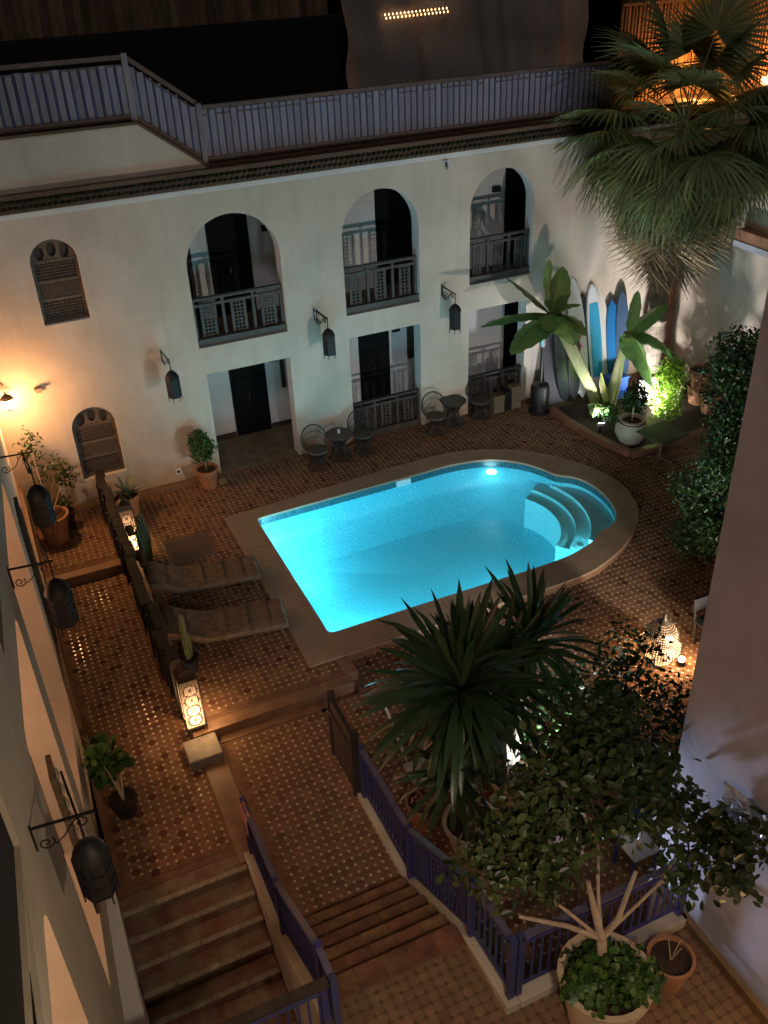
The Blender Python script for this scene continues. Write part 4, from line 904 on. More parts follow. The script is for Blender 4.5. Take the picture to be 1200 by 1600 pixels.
# ------------------------------------------------------------------ loungers
def lounger():
    L = empty('sun_lounger', (0, 0, 0), 'x', 'sun lounger', 'mottled brown sun loungers by the pool')
    W = .72; prof = [(-.98, .60), (-.93, .625), (-.80, .56), (-.66, .50), (-.53, .43), (-.42, .37), (-.30, .345), (-.05, .35), (.2, .335), (.45, .345), (.7, .335), (.95, .33), (.985, .30), (.98, .24)]
    m = MB(); nx = len(prof); ny = 9
    for (x, z) in prof:
        for j in range(ny):
            yy = -W / 2 + W * j / (ny - 1); e = abs(j - 4) / 4; m.v.append((x, yy, z + .015 * math.sin(j * 2.1 + x * 9) + .012 * math.sin(x * 23) - .05 * max(0, e - .8) * 5 * .5))
    b = len(m.v)
    for (x, z) in prof:
        for j in range(ny):
            yy = -W / 2 + W * j / (ny - 1); m.v.append((x, yy, z - .115))
    for i in range(nx - 1):
        for j in range(ny - 1):
            a = i * ny + j; m.f.append((a, a + 1, a + ny + 1, a + ny)); m.f.append((b + a, b + a + ny, b + a + ny + 1, b + a + 1))
        m.f.append((i * ny, (i + 1) * ny, b + (i + 1) * ny, b + i * ny)); m.f.append((i * ny + ny - 1, b + i * ny + ny - 1, b + (i + 1) * ny + ny - 1, (i + 1) * ny + ny - 1))
    for i in (0, nx - 1):
        for j in range(ny - 1): a = i * ny + j; m.f.append((a, b + a, b + a + 1, a + 1))
    m.m = [0] * len(m.f); c = m.build('mattress', M['fabric'], L, local=True, smooth=True)
    for x in (-.66, -.02, .36, .70): MB().bar((x, -W / 2 + .02, (.51 if x < -.5 else .352)), (x, W / 2 - .02, (.51 if x < -.5 else .352)), .014, .012).build('seam', M['wicker'], c, local=True)
    f = MB()
    for s in (-1, 1): f.tube([(-.98, s * W / 2, .50), (-.42, s * W / 2, .24), (1.0, s * W / 2, .22)], .017, 6)
    f.tube([(1.0, -W / 2, .22), (1.0, W / 2, .22)], .017, 6); f.tube([(-.98, -W / 2, .5), (-.98, W / 2, .5)], .017, 6); f.build('frame', M['framegr'], L, local=True)
    for (x, s) in ((-.35, -1), (-.35, 1), (.9, -1), (.9, 1)):
        MB().tube([(x - .05, s * W / 2, .23), (x + .03, s * W / 2, 0.0)], .016, 6).build('leg', M['framegr'], L, local=True)
    MB().tube([(-.7, -W / 2, .38), (-.52, -W / 2, .02), (-.52, W / 2, .02), (-.7, W / 2, .38)], .013, 6).build('back_strut', M['framegr'], L, local=True)
    return L
L1 = lounger(); L1.location = (2.37, 14.20, 0); L1.rotation_euler = (0, 0, -.13); L1['label'] = 'brown mottled lounger nearer the metal floor grate'
L2 = copy_tree(L1, None, (2.36, 12.68, 0), -.16, 'brown mottled lounger nearer the tall glowing lantern'); L2.scale = (1.03, 1.05, 1)
gr = empty('floor_grate', (2.37, 15.6, 0), 'square metal floor grate set in the deck beside the lounger', 'grate')
MB().box(1.94, 2.80, 15.18, 15.21, -.01, .012).box(1.94, 2.80, 16.02, 16.05, -.01, .012).box(1.94, 1.97, 15.212, 16.018, -.01, .012).box(2.77, 2.80, 15.212, 16.018, -.01, .012).build('frame', M['framegr'], gr)
mb = MB()
for i in range(26): mb.box(1.975 + i * .0308, 1.988 + i * .0308, 15.212, 16.018, -.012, .006)
mb.build('bars', M['framegr'], gr, kind='stuff'); MB().box(1.97, 2.77, 15.21, 16.02, -.03, -.014).build('drain_bed', M['tarp_shade'], gr)
# ------------------------------------------------------------------ wicker seats
def wchair():
    L = empty('wicker_chair', (0, 0, 0), 'x', 'chair', 'dark wicker armchairs along the facade'); n = 28
    b = MB(); w_ = MB()
    for i in range(n):
        a = 2 * PI * i / n; ca, sa = math.cos(a), math.sin(a)
        w_.tube([(.24 * ca, .24 * sa, .0), (.15 * ca, .15 * sa, .13), (.12 * ca, .12 * sa, .22), (.17 * ca, .17 * sa, .32), (.24 * ca, .24 * sa, .41)], .009, 4, caps=False)
    for r, z in ((.24, .012), (.13, .19), (.24, .41)): w_.tube([(r * math.cos(a), r * math.sin(a), z) for a in np.linspace(0, 2 * PI, 25)], .013, 5)
    w_.build('base', M['wicker'], L, local=True)
    MB().lathe([(.245, 0), (.25, .02), (.235, .04)], (0, 0, .405), 24).build('seat', M['seatm'], L, local=True)
    hoop = []
    for a in np.linspace(-.12 * PI, 1.12 * PI, 23):
        hh = max(0, math.sin(a)); hoop.append((.33 * math.cos(a), .14 + .16 * max(0, math.sin(a)) - .05, .58 + .37 * hh ** .8))
    MB().tube(hoop, .016, 6).build('backrest_hoop', M['wicker'], L, local=True)
    w2 = MB()
    for i, p in enumerate(hoop):
        a = -.12 * PI + 1.24 * PI * i / 22; q = (.235 * math.cos(a), .235 * math.sin(a) if math.sin(a) > 0 else -.02, .43)
        w2.tube([q, ((q[0] + p[0]) / 2 * 1.04, (q[1] + p[1]) / 2 + .02, (q[2] + p[2]) / 2), p], .006, 4, caps=False)
    for k in (.4, .7):
        w2.tube([(.235 * math.cos(a) * (1 - k) + h_[0] * k, (max(-.02, .235 * math.sin(a))) * (1 - k) + h_[1] * k, .43 * (1 - k) + h_[2] * k) for a, h_ in ((-.12 * PI + 1.24 * PI * i / 22, p) for i, p in enumerate(hoop))], .006, 4, caps=False)
    w2.build('backrest_wires', M['wicker'], L, local=True)
    return L
def wtable():
    L = empty('wicker_table', (0, 0, 0), 'x', 'table', 'dark wicker tables along the facade'); n = 30; w_ = MB()
    for i in range(n):
        a = 2 * PI * i / n; ca, sa = math.cos(a), math.sin(a)
        w_.tube([(.25 * ca, .25 * sa, 0), (.16 * ca, .16 * sa, .18), (.125 * ca, .125 * sa, .33), (.19 * ca, .19 * sa, .48), (.31 * ca, .31 * sa, .60)], .009, 4, caps=False)
    for r, z in ((.25, .012), (.125, .33), (.31, .60)): w_.tube([(r * math.cos(a), r * math.sin(a), z) for a in np.linspace(0, 2 * PI, 27)], .014, 5)
    w_.build('base', M['wicker'], L, local=True); MB().lathe([(.30, 0), (.315, .012), (.30, .025)], (0, 0, .60), 28).build('table_top', M['seatm'], L, local=True)
    return L
ch = wchair(); ch.location = (5.90, 17.50, 0); ch.rotation_euler = (0, 0, .25); ch['label'] = 'wicker chair beside the first doorway pillar, leftmost of the row'; 
for (x, y, rz, lab) in ((7.12, 17.72, -.15, 'wicker chair in front of the low balustrade of the second doorway'), (9.02, 17.72, .1, 'wicker chair just right of the second doorway'), (10.36, 17.95, -.2, 'wicker chair in front of the boxes at the third doorway')):
    copy_tree(ch, None, (x, y, 0), rz, lab)
tb = wtable(); tb.location = (6.50, 17.66, 0); tb['label'] = 'wicker table carrying a small glass between the two leftmost chairs'
copy_tree(tb, None, (9.60, 17.93, 0), 0, 'bare wicker table between the two rightmost chairs')
gl = MB().lathe([(.032, 0), (.036, .09), (.030, .09), (.028, .01)], (6.50, 17.66, .626), 12, caps=False).build('drinking_glass', M['whitepl']); tag(gl, 'small glass tumbler on the left wicker table', 'glass')
# patio heater, boxes, board at the third doorway
ph = empty('patio_heater', (11.75, 17.45, 0), 'black patio heater with round reflector under the banana leaves', 'patio heater')
MB().lathe([(.27, 0), (.27, .05), (.24, .07)], (11.75, 17.45, 0), 22).build('foot', M['black'], ph); MB().lathe([(.23, 0), (.23, .62), (.20, .68), (.05, .70)], (11.75, 17.45, .07), 22).build('gas_housing', M['black'], ph, smooth=True)
MB().lathe([(.035, 0), (.035, .95)], (11.75, 17.45, .75), 10).build('pole', M['black'], ph); MB().lathe([(.05, 0), (.075, .05), (.075, .42), (.05, .47)], (11.75, 17.45, 1.70), 14).build('burner', M['steel'], ph)
MB().lathe([(.04, .06), (.20, .045), (.40, .0), (.405, .01), (.2, .065), (.04, .08)], (11.75, 17.45, 2.2), 26, caps=False).build('reflector', M['stone'], ph, smooth=True)
for i, (x, y, w1_, h1, m_, lab) in enumerate(((10.85, 17.98, .30, .45, 'cardboard', 'low cardboard box behind the rightmost wicker chair'), (11.10, 17.98, .18, .5, 'black', 'narrow black box between the cardboard boxes'), (11.36, 18.0, .26, .58, 'cardboard', 'tall cardboard box beside the patio heater'))):
    o = empty('storage_box', (x, y, 0), lab, 'box', 'boxes stacked by the third doorway')
    MB().box(x - w1_ / 2, x + w1_ / 2, y - .12, y + .12, 0, h1).build('carton', M[m_], o, bevel=.005); MB().box(x - w1_ / 2 - .004, x + w1_ / 2 + .004, y - .125, y + .125, h1 + .001, h1 + .012).build('flap', M[m_], o)
o = MB(); o.add([(12.05, 17.62, 0), (12.62, 17.55, 0), (12.50, 18.15, 1.75), (12.20, 18.17, 1.75), (12.05, 17.66, 0), (12.62, 17.59, 0), (12.50, 18.19, 1.75), (12.20, 18.19, 1.75)], [(0, 1, 2, 3), (7, 6, 5, 4), (0, 4, 5, 1), (1, 5, 6, 2), (2, 6, 7, 3), (3, 7, 4, 0)])
o = o.build('folded_board', mat('slate_board', (.10, .10, .115), .6, var=.2)); tag(o, 'grey board leaning on the wall beside the patio heater', 'board')
# surfboards
def surf(x, ytop, zlen, tilt, width, col, label, stripe=None, deco=None, lean=.22, rot=0.0):
    B = empty('surfboard', (x, 17.75, 0), label, 'surfboard', 'surfboards leaning against the facade')
    n = 18; pts = []
    for i in range(n + 1):
        t_ = i / n; ww = width / 2 * max(0, 1 - abs(2 * t_ ** .9 - 1) ** 2.5) ** .55 ; pts.append((ww + .004, t_ * zlen))
    poly = [(a, b) for a, b in pts] + [(-a, b) for a, b in reversed(pts)]
    R = Matrix.Translation((x, 17.55, .02)) @ Matrix.Rotation(-lean, 4, 'X') @ Matrix.Rotation(tilt, 4, 'Y') @ Matrix.Rotation(rot, 4, 'Z')
    f = lambda u, v, d: R @ Vector((u, d + .10 * (v / zlen - .45) ** 2, v))
    MB().slab(poly, [], f, -.03, .03).build('board', mat('board_paint', col, .25), B, bevel=.02)
    if stripe: MB().slab([(a * .72, b) for a, b in pts[3:-3]] + [(-a * .72, b) for a, b in reversed(pts[3:-3])], [], f, -.036, -.031).build('deck_panel', mat('board_stripe', stripe, .25), B)
    if deco:
        for cz in (zlen * .52, zlen * .44):
            q = []
            for k in range(30):
                a = 2 * PI * k / 30; r = .055 + .035 * math.cos(5 * a); q.append((.02 + r * math.cos(a), cz + r * math.sin(a)))
            MB().slab(q, [], f, -.040, -.032).build('flower', mat('red_flower', (.5, .02, .02), .4), B)
surf(12.60, 0, 2.35, -.03, .40, (.03, .035, .045), 'black surfboard leftmost of the row', lean=.2)
surf(12.86, 0, 2.05, .0, .34, (.05, .055, .06), 'dark grey surfboard in front of the black one', lean=.14)
surf(13.12, 0, 3.05, -.05, .46, (.66, .68, .68), 'tall white surfboard with red hibiscus flowers', deco=True, lean=.2)
surf(13.36, 0, 2.6, -.03, .38, (.03, .03, .035), 'black surfboard right of the flowered white one', lean=.22)
surf(13.60, 0, 2.8, -.03, .44, (.70, .73, .75), 'white surfboard with a sky blue deck', stripe=(.05, .36, .62), lean=.2)
surf(13.86, 0, 2.65, -.02, .40, (.72, .70, .64), 'cream surfboard behind the blue decked one', lean=.25)
surf(14.10, 0, 2.30, .0, .40, (.02, .16, .42), 'blue surfboard right of the cream one', lean=.2)
surf(14.34, 0, 2.5, .0, .40, (.05, .09, .16), 'navy surfboard rightmost of the row behind the banana leaves', lean=.16)
o = empty('blue_bin', (13.8, 17.1, 0), 'bright blue plastic bin in front of the surfboards', 'bin'); MB().box(13.52, 14.02, 16.95, 17.3, 0, .62).build('body', mat('bin_blue', (.03, .10, .48), .4), o, bevel=.02); MB().box(13.50, 14.04, 16.93, 17.32, .622, .66).build('rim', mat('bin_blue_rim', (.03, .12, .52), .4), o, bevel=.008)
o = MB().box(14.15, 15.0, 16.6, 16.68, .0, .62, M=Matrix.Translation((0, 0, 0))).build('white_board', M['white']); o.rotation_euler = (0, 0, 0); tag(o, 'low white board standing behind the banana stems', 'board')
# ------------------------------------------------------------------ planted bed
bed = empty('planting_bed_kerb', (12.3, 15.5, 0), 'terracotta kerb around the planted bed at the right', 'kerb')
pts = [(12.02, 17.25), (11.98, 16.5), (12.12, 15.4), (12.35, 14.55), (13.0, 14.5), (14.5, 14.62)]
for a, b in zip(pts[:-1], pts[1:]): MB().bar((a[0], a[1], .07), (b[0], b[1], .07), .17, .16).build('kerb_stone', M['border'], bed, bevel=.012)
mb = MB(); poly = [(12.08, 17.3), (12.06, 16.5), (12.2, 15.4), (12.42, 14.6), (15.9, 14.7), (15.9, 17.0), (14.0, 17.25)]
mb.slab(poly, [], lambda u, v, d: (u, v, d), .075, -.1); o = mb.build('bed_soil', M['soil']); tag(o, 'dark soil of the planted bed', kind='structure')
# ------------------------------------------------------------------ foliage tools
def leaf_cloud(name, blobs, n, size, m, parent, seed=0, droop=0.0, kind='stuff', shell=.55, twist=1.0, aspect=.5):
    r = np.random.default_rng(seed); B = np.array([b[:3] for b in blobs]); Rr = np.array([b[3:6] for b in blobs], float)
    vol = Rr.prod(1) ** .7; idx = r.choice(len(blobs), n, p=vol / vol.sum())
    d = r.normal(size=(n, 3)); d /= np.linalg.norm(d, axis=1)[:, None]; rad = (shell + (1 - shell) * r.random(n)) ** (1 / 1.0); rad = np.where(r.random(n) < .25, r.random(n), rad)
    c = B[idx] + d * rad[:, None] * Rr[idx] * (1 + .18 * np.sin(d[:, :1] * 7 + idx[:, None]))
    nrm = d * .6 + r.normal(size=(n, 3)) * twist * .6 + np.array([0, 0, .5]); nrm /= np.linalg.norm(nrm, axis=1)[:, None]
    t = np.cross(nrm, r.normal(size=(n, 3))); t[:, 2] -= droop; t /= np.linalg.norm(t, axis=1)[:, None]; s = np.cross(nrm, t); s /= np.linalg.norm(s, axis=1)[:, None]
    L = size * r.uniform(.6, 1.25, n)[:, None]; w_ = L * aspect * .5
    up = nrm * L * .10
    V = np.stack([c - t * L * .5, c - t * L * .15 + s * w_ + up, c + t * L * .22 + s * w_ * .85 + up, c + t * L * .5, c + t * L * .22 - s * w_ * .85 + up, c - t * L * .15 - s * w_ + up], 1).reshape(-1, 3)
    base = (np.arange(n) * 6)[:, None]; F = np.concatenate([base + np.array([[0, 1, 2, 3]]), base + np.array([[0, 3, 4, 5]])], 0)
    return raw(name, V, F, m, parent, kind=kind)
def pot(loc, r, h, m, parent, name='pot', soil=True, prof=None):
    prof = prof or [(r * .68, 0), (r * .78, h * .3), (r * .92, h * .8), (r * 1.0, h * .84), (r * 1.04, h), (r * .9, h), (r * .86, h * .86)]
    o = MB().lathe(prof, loc, 24).build(name, m, parent, smooth=True)
    if soil: MB().lathe([(.001, h * .9), (r * .9, h * .9)], loc, 18, caps=False).build('soil', M['soil'], parent)
    return o
def strap(L, w_, arch_, n=6, fold=.25):
    mb = MB()
    for i in range(n + 1):
        t_ = i / n; a = arch_ * t_; x = L * (math.sin(a) / arch_ if arch_ > .01 else t_); z = L * ((1 - math.cos(a)) / -arch_ if arch_ > .01 else 0)
        ww = w_ * (.55 + .9 * t_) * (1 - t_) ** .45 * .9 + .001
        mb.v += [(x, -ww, z + ww * fold), (x, 0, z), (x, ww, z + ww * fold)]
    for i in range(n): a = i * 3; mb.f += [(a, a + 1, a + 4, a + 3), (a + 1, a + 2, a + 5, a + 4)]
    mb.m = [0] * len(mb.f); return mb
def rosette(parent, c, n, L, w_, m, name='leaf', tilt=(-.7, 1.45), arch_=(.2, 1.1), rs=None):
    rs = rs or random; ms = []
    for k in range(4):
        o = strap(L * (1, .92, 1.06, .85)[k], w_, arch_[0] + (arch_[1] - arch_[0]) * k / 3).build(name, m, parent, local=True, smooth=True); ms.append(o)
    for k in range(n):
        f = (k + .5) / n; el = tilt[1] + (tilt[0] - tilt[1]) * f ** .9 + rs.uniform(-.12, .12); az = k * 2.39996 + rs.uniform(-.2, .2); q = 3 - int(min(3, max(0, (el - tilt[0]) / (tilt[1] - tilt[0]) * 4))) if rs.random() < .7 else rs.randrange(4)
        Mx = Matrix.Translation(Vector(c) + Vector((0, 0, -.25 * f * L))) @ Matrix.Rotation(az, 4, 'Z') @ Matrix.Rotation(-el, 4, 'Y') @ Matrix.Scale(rs.uniform(.8, 1.1), 4)
        if k < 4: ms[k].matrix_basis = Matrix.Translation(-WL[parent.name]) @ Mx
        else: inst(ms[q].data, name, parent, Mx)
# fan palm
pm = empty('fan_palm', (14.7, 17.0, 0), 'tall fan palm with a shaggy skirt of drooping fronds against the facade', 'palm tree')
mb = MB(); nn = 27; mb.tube([(14.7 + .02 * math.sin(i), 17.0, .0 + i * .235) for i in range(nn)], [.25 - .05 * i / nn + (.018 if i % 2 else 0) for i in range(nn)], 14); mb.build('trunk', M['palmbark'], pm, smooth=False)
def fan_mesh(name, R, pet, nseg=36, spread=2.05, droop=.5, m=None):
    mb = MB(); mb.tube([(0, 0, 0), (pet * .5, 0, .03), (pet, 0, 0)], [.022, .015, .012], 5)
    for i in range(nseg):
        a = -spread + 2 * spread * i / (nseg - 1); Ls = R * (.72 + .28 * math.cos(a * .62)) * random.uniform(.92, 1.06); wv = R * spread / nseg * .62
        pv = None
        for s_ in range(6):
            t_ = s_ / 5; r = .03 + Ls * t_; dz = -droop * R * (t_ ** 2.3) * random.uniform(.8, 1.1) + .05 * R * abs(math.sin(a)) * t_; ww = wv * (t_ / .45 if t_ < .45 else max(.04, (1 - t_) / .55)) + .002
            c_ = Vector((pet + r * math.cos(a), r * math.sin(a), dz)); sd = Vector((-math.sin(a), math.cos(a), 0)) * ww
            cur = [c_ - sd + Vector((0, 0, ww * .5)), c_, c_ + sd + Vector((0, 0, ww * .5))]
            n0 = len(mb.v); mb.v += [tuple(p) for p in cur]
            if pv is not None: mb.f += [(pv, pv + 1, n0 + 1, n0), (pv + 1, pv + 2, n0 + 2, n0 + 1)]; mb.m += [0, 0]
            pv = n0
    return mb.build(name, m or M['palm'], pm, local=True)
fans = [fan_mesh('frond', 1.25, 1.55, droop=.38), fan_mesh('frond', 1.25, 1.4, droop=.5), fan_mesh('frond', 1.25, 1.1, droop=.65)]
dry = [fan_mesh('dry_frond', 1.15, .9, droop=1.0, m=M['palmdry']), fan_mesh('dry_frond', 1.15, .8, droop=1.25, m=M['palmdry'])]
usedm = set(); PC = Vector((14.75, 16.95, 6.3))
def put(o, Mx, nm):
    if o.name not in usedm: usedm.add(o.name); o.matrix_basis = Matrix.Translation(-WL[pm.name]) @ Mx
    else: inst(o.data, nm, pm, Mx)
for k in range(58):
    f = k / 57; el = 1.4 - 2.3 * f ** .55 + random.uniform(-.1, .1); az = k * 2.39996 + random.uniform(-.2, .2)
    o = fans[0] if f < .4 else fans[1] if f < .7 else fans[2]
    put(o, Matrix.Translation(PC + Vector((0, 0, .25 - .55 * f))) @ Matrix.Rotation(az, 4, 'Z') @ Matrix.Rotation(-el, 4, 'Y') @ Matrix.Rotation(random.uniform(-.5, .5), 4, 'X') @ Matrix.Scale(random.uniform(.9, 1.12), 4), 'frond')
for k in range(26):
    az = k * 2.39996; put(dry[k % 2], Matrix.Translation(PC + Vector((0, 0, -.7 - .7 * (k / 26)))) @ Matrix.Rotation(az, 4, 'Z') @ Matrix.Rotation(1.15 + random.uniform(-.15, .25), 4, 'Y') @ Matrix.Rotation(random.uniform(-.6, .6), 4, 'X'), 'dry_frond')
# banana plants
def bleaf(parent, p0, p1, p2, W, seed, nu=14, up=(0, 0, 1), m=None, fold=.35):
    rs = random.Random(seed); p0, p1, p2 = Vector(p0), Vector(p1), Vector(p2); mb = MB(); nv = 5; cols = []
    for i in range(nu + 1):
        t_ = i / nu; c_ = p0 * (1 - t_) ** 2 + p1 * 2 * t_ * (1 - t_) + p2 * t_ ** 2; tg = ((p1 - p0) * (1 - t_) + (p2 - p1) * t_).normalized()
        s = tg.cross(Vector(up)); s = s.normalized() if s.length > .05 else Vector((0, 1, 0)); nn_ = s.cross(tg)
        ww = W * .68 * max(0.02, (math.sin(PI * min(1, (t_ * .97 + .03)) ** .8)) ** .55) * rs.uniform(.93, 1.05)
        if t_ < .08: ww *= .35
        for j in range(-nv + 1, nv):
            q = j / (nv - 1); mb.v.append(tuple(c_ + s * ww * q - nn_ * ww * abs(q) * fold + nn_ * (.02 * math.sin(t_ * 28 + j) * abs(q)) * W * 2))
    k = 2 * nv - 1
    for i in range(nu):
        for j in range(k - 1): a = i * k + j; mb.f.append((a, a + 1, a + k + 1, a + k))
    mb.m = [0] * len(mb.f); o = mb.build('leaf', m or M['banana'], parent, smooth=True)
    MB().tube([p0 * (1 - t_) ** 2 + p1 * 2 * t_ * (1 - t_) + p2 * t_ ** 2 + Vector((0, 0, -.006)) for t_ in np.linspace(0, .97, 8)], [.022 - .018 * i / 8 for i in range(8)], 5).build('midrib', M['leaftip'], o)
b1 = empty('banana_plant', (13.0, 16.6, .08), 'leaning banana plant whose ragged crown reaches over the patio heater', 'banana plant', 'banana plants in the bed')
stem = [(12.95, 16.6, .05), (12.62, 16.62, .8), (12.2, 16.62, 1.5), (11.8, 16.6, 2.2), (11.35, 16.55, 2.9)]
MB().tube(stem, [.15, .13, .125, .12, .08], 10).build('stem', M['bananadry'], b1, smooth=True)
for k, (a, dx) in enumerate(((.0, .10), (.9, -.09), (1.8, .05), (2.6, -.04))):
    MB().tube([(Vector(p) + Vector((dx * (i * .35), -.09 - .02 * k, 0.02 * k))) for i, p in enumerate(stem)], [.05, .06, .06, .045, .02], 6).build('dry_sheath', M['bananadry'], b1, smooth=True)
T = Vector((11.3, 16.55, 2.9))
for i, (d1, d2, W) in enumerate((((-.8, -.1, .35), (-2.0, -.4, .25), .36), ((-.7, -.5, .15), (-1.55, -.9, -.28), .55), ((-.5, .0, .6), (-1.1, .1, 1.0), .34), ((-.1, .05, .7), (-.05, .1, 1.25), .20), ((.2, .1, .55), (.35, .15, 1.0), .44), ((.0, -.6, .25), (.0, -1.0, -.35), .55), ((.28, -.5, .2), (.36, -.9, -.25), .42), ((-.3, -.5, .35), (-.7, -.95, .1), .42), ((.25, -.3, .4), (.35, -.6, .35), .30))):
    bleaf(b1, T, T + Vector(d1), T + Vector(d2), W, 10 + i)
bleaf(b1, (12.9, 16.4, .1), (12.5, 16.2, .95), (12.3, 16.0, .35), .34, 31); bleaf(b1, (12.95, 16.4, .1), (12.75, 16.0, .9), (12.65, 15.8, .30), .32, 32); bleaf(b1, (12.8, 16.5, 1.2), (12.9, 16.3, .7), (12.95, 16.2, .1), .22, 33, m=M['bananadry'])
b2 = empty('banana_plant', (13.1, 16.5, .08), 'upright banana plant with broad drooping leaves in front of the surfboards', 'banana plant', 'banana plants in the bed')
MB().tube([(13.05, 16.45, .05), (13.2, 16.5, .8), (13.35, 16.5, 1.5), (13.42, 16.5, 2.1)], [.13, .11, .10, .06], 10).build('stem', M['bananadry'], b2, smooth=True)
MB().tube([(13.15, 16.38, .05), (13.30, 16.42, .8), (13.40, 16.45, 1.8)], [.05, .05, .03], 6).build('dry_sheath', M['bananadry'], b2, smooth=True)
T = Vector((13.42, 16.48, 2.05))
for i, (d1, d2, W) in enumerate((((.5, -.1, .45), (1.0, -.1, .62), .42), ((.5, -.2, .25), (1.45, -.5, -.95), .62), ((.1, -.25, .10), (.35, -.75, -1.15), .58), ((-.12, -.15, .12), (-.28, -.3, -.02), .20), ((-.05, -.1, -.15), (-.05, -.3, -.55), .26), ((.12, .0, .5), (.22, .05, 1.0), .26), ((.25, -.1, .15), (.42, -.2, -.05), .20))):
    bleaf(b2, T, T + Vector(d1), T + Vector(d2), W, 50 + i)
# bed plants
bb = empty('bright_shrub', (14.1, 15.5, .08), 'bright lime green shrub lit by the floodlight under the banana leaf', 'shrub')
leaf_cloud('foliage', [(14.2, 15.75, .7, .48, .45, .55), (14.45, 15.9, 1.05, .42, .4, .45), (14.0, 15.4, .42, .36, .3, .3)], 2400, .085, M['leafbr'], bb, 3); mb = MB()
for k in range(5): mb.tube([(14.1, 15.5, .05), (14.1 + .2 * math.cos(k * 1.3), 15.55 + .2 * math.sin(k * 1.3), .5), (14.1 + .35 * math.cos(k * 1.3), 15.6 + .3 * math.sin(k * 1.3), 1.0)], [.025, .018, .01], 5)
mb.build('branches', M['bark'], bb)
for (x, y, h, n_, lab, m_, pm_) in ((12.75, 16.05, .55, 420, 'dark spiky plant under the leaning banana', 'leafdk', None), (13.15, 15.55, .62, 480, 'small dark shrub in a blue glazed pot', 'leafdk', 'bluepot'), (14.9, 16.3, .9, 700, 'leafy plant below the white wall at the far right of the bed', 'leafmid', None)):
    o = empty('bed_plant', (x, y, .08), lab, 'plant', 'small plants in the bed'); z0 = .08
    if pm_: pot((x, y, .08), .19, .34, M[pm_], o); z0 = .36
    leaf_cloud('foliage', [(x, y, z0 + h * .5, .3, .3, h * .5)], n_, .12, M[m_], o, int(x * 10), aspect=.3); MB().tube([(x, y, z0), (x, y, z0 + h * .6)], .015, 5).build('stem', M['barkdk'], o)
ur = empty('potted_standard_tree', (12.62, 14.98, .0), 'small standard tree in a round cream urn at the corner of the bed', 'potted tree')
pot((12.62, 14.98, .08), .34, .62, M['urn'], ur, 'urn', True, [(.16, 0), (.26, .08), (.36, .28), (.36, .40), (.27, .54), (.25, .58), (.31, .62), (.24, .62), (.22, .55)])
MB().tube([(12.62, 14.98, .5), (12.64, 15.0, 1.1)], .017, 6).build('trunk', M['bark'], ur); leaf_cloud('foliage', [(12.64, 15.0, 1.25, .33, .3, .28)], 420, .11, M['leafdk'], ur, 8)
for i, (x, y, r, h, z0, lab) in enumerate(((15.3, 15.85, .30, .45, .55, 'terracotta bowl on top of the stacked pots by the white wall'), (15.25, 15.35, .28, .5, .08, 'large terracotta pot at the edge of the dark hedge'), (15.35, 15.9, .30, .48, .08, 'terracotta pot under the bowl by the white wall'))):
    o = empty('clay_pot', (x, y, z0), lab, 'pot', 'clay pots at the end of the bed'); pot((x, y, z0), r, h, M['clay'], o, 'body')
bx = empty('meter_box', (15.9, 15.9, .9), 'small pale blue box fixed on the white wall above the hedge', 'box'); MB().box(15.88, 15.999, 15.75, 16.1, .55, 1.0).build('case', mat('pale_blue_box', (.35, .52, .62), .5), bx, bevel=.01); MB().box(15.868, 15.879, 15.79, 16.06, .6, .95).build('door', mat('pale_blue_door', (.40, .56, .66), .5), bx)
ft = empty('folding_table', (12.75, 14.2, 0), 'green topped square table with a pedestal by the bed corner', 'table')
Rt = Matrix.Translation((12.78, 14.1, 0)) @ Matrix.Rotation(.12, 4, 'Z'); MB().box(-.42, .42, -.38, .38, .70, .725, M=Rt).build('table_top', mat('green_top', (.045, .07, .03), .3), ft, bevel=.004); MB().box(-.43, .43, -.39, .39, .68, .699, M=Rt).build('edge_band', M['steel'], ft)
MB().lathe([(.03, .03), (.03, .68)], (12.78, 14.1, 0), 10).build('pedestal', M['framegr'], ft)
for k in range(4): a = k * PI / 2 + .5; MB().tube([(12.78, 14.1, .10), (12.78 + .3 * math.cos(a), 14.1 + .3 * math.sin(a), .02)], .018, 6).build('leg', M['framegr'], ft)
# big dark hedge tree
hd = empty('dark_creeper_tree', (11.8, 11.2, -.1), 'dense dark ficus hanging beside the near house corner', 'tree')
blobs = []
for k in range(22):
    z = .2 + 3.9 * k / 21; blobs.append((11.36 + .08 * z - .1 * (z < .9) + random.uniform(-.25, .3), 11.0 + random.uniform(-.45, .45), z, random.uniform(.4, .65), random.uniform(.45, .7), random.uniform(.3, .5)))
leaf_cloud('foliage', blobs, 16000, .085, M['leafdk'], hd, 5, droop=.5)
mb = MB(); mb.tube([(11.8, 11.2, -.15), (11.9, 11.2, 1.5), (11.9, 11.2, 3.6)], [.14, .11, .05], 8)
for k in range(7): a = k * 1.9; z = .7 + k * .4; mb.tube([(11.9, 11.2, z), (11.9 + .5 * math.cos(a), 11.3 + .5 * math.sin(a), z + .4)], [.04, .012], 5)
mb.build('trunk', M['barkdk'], hd)
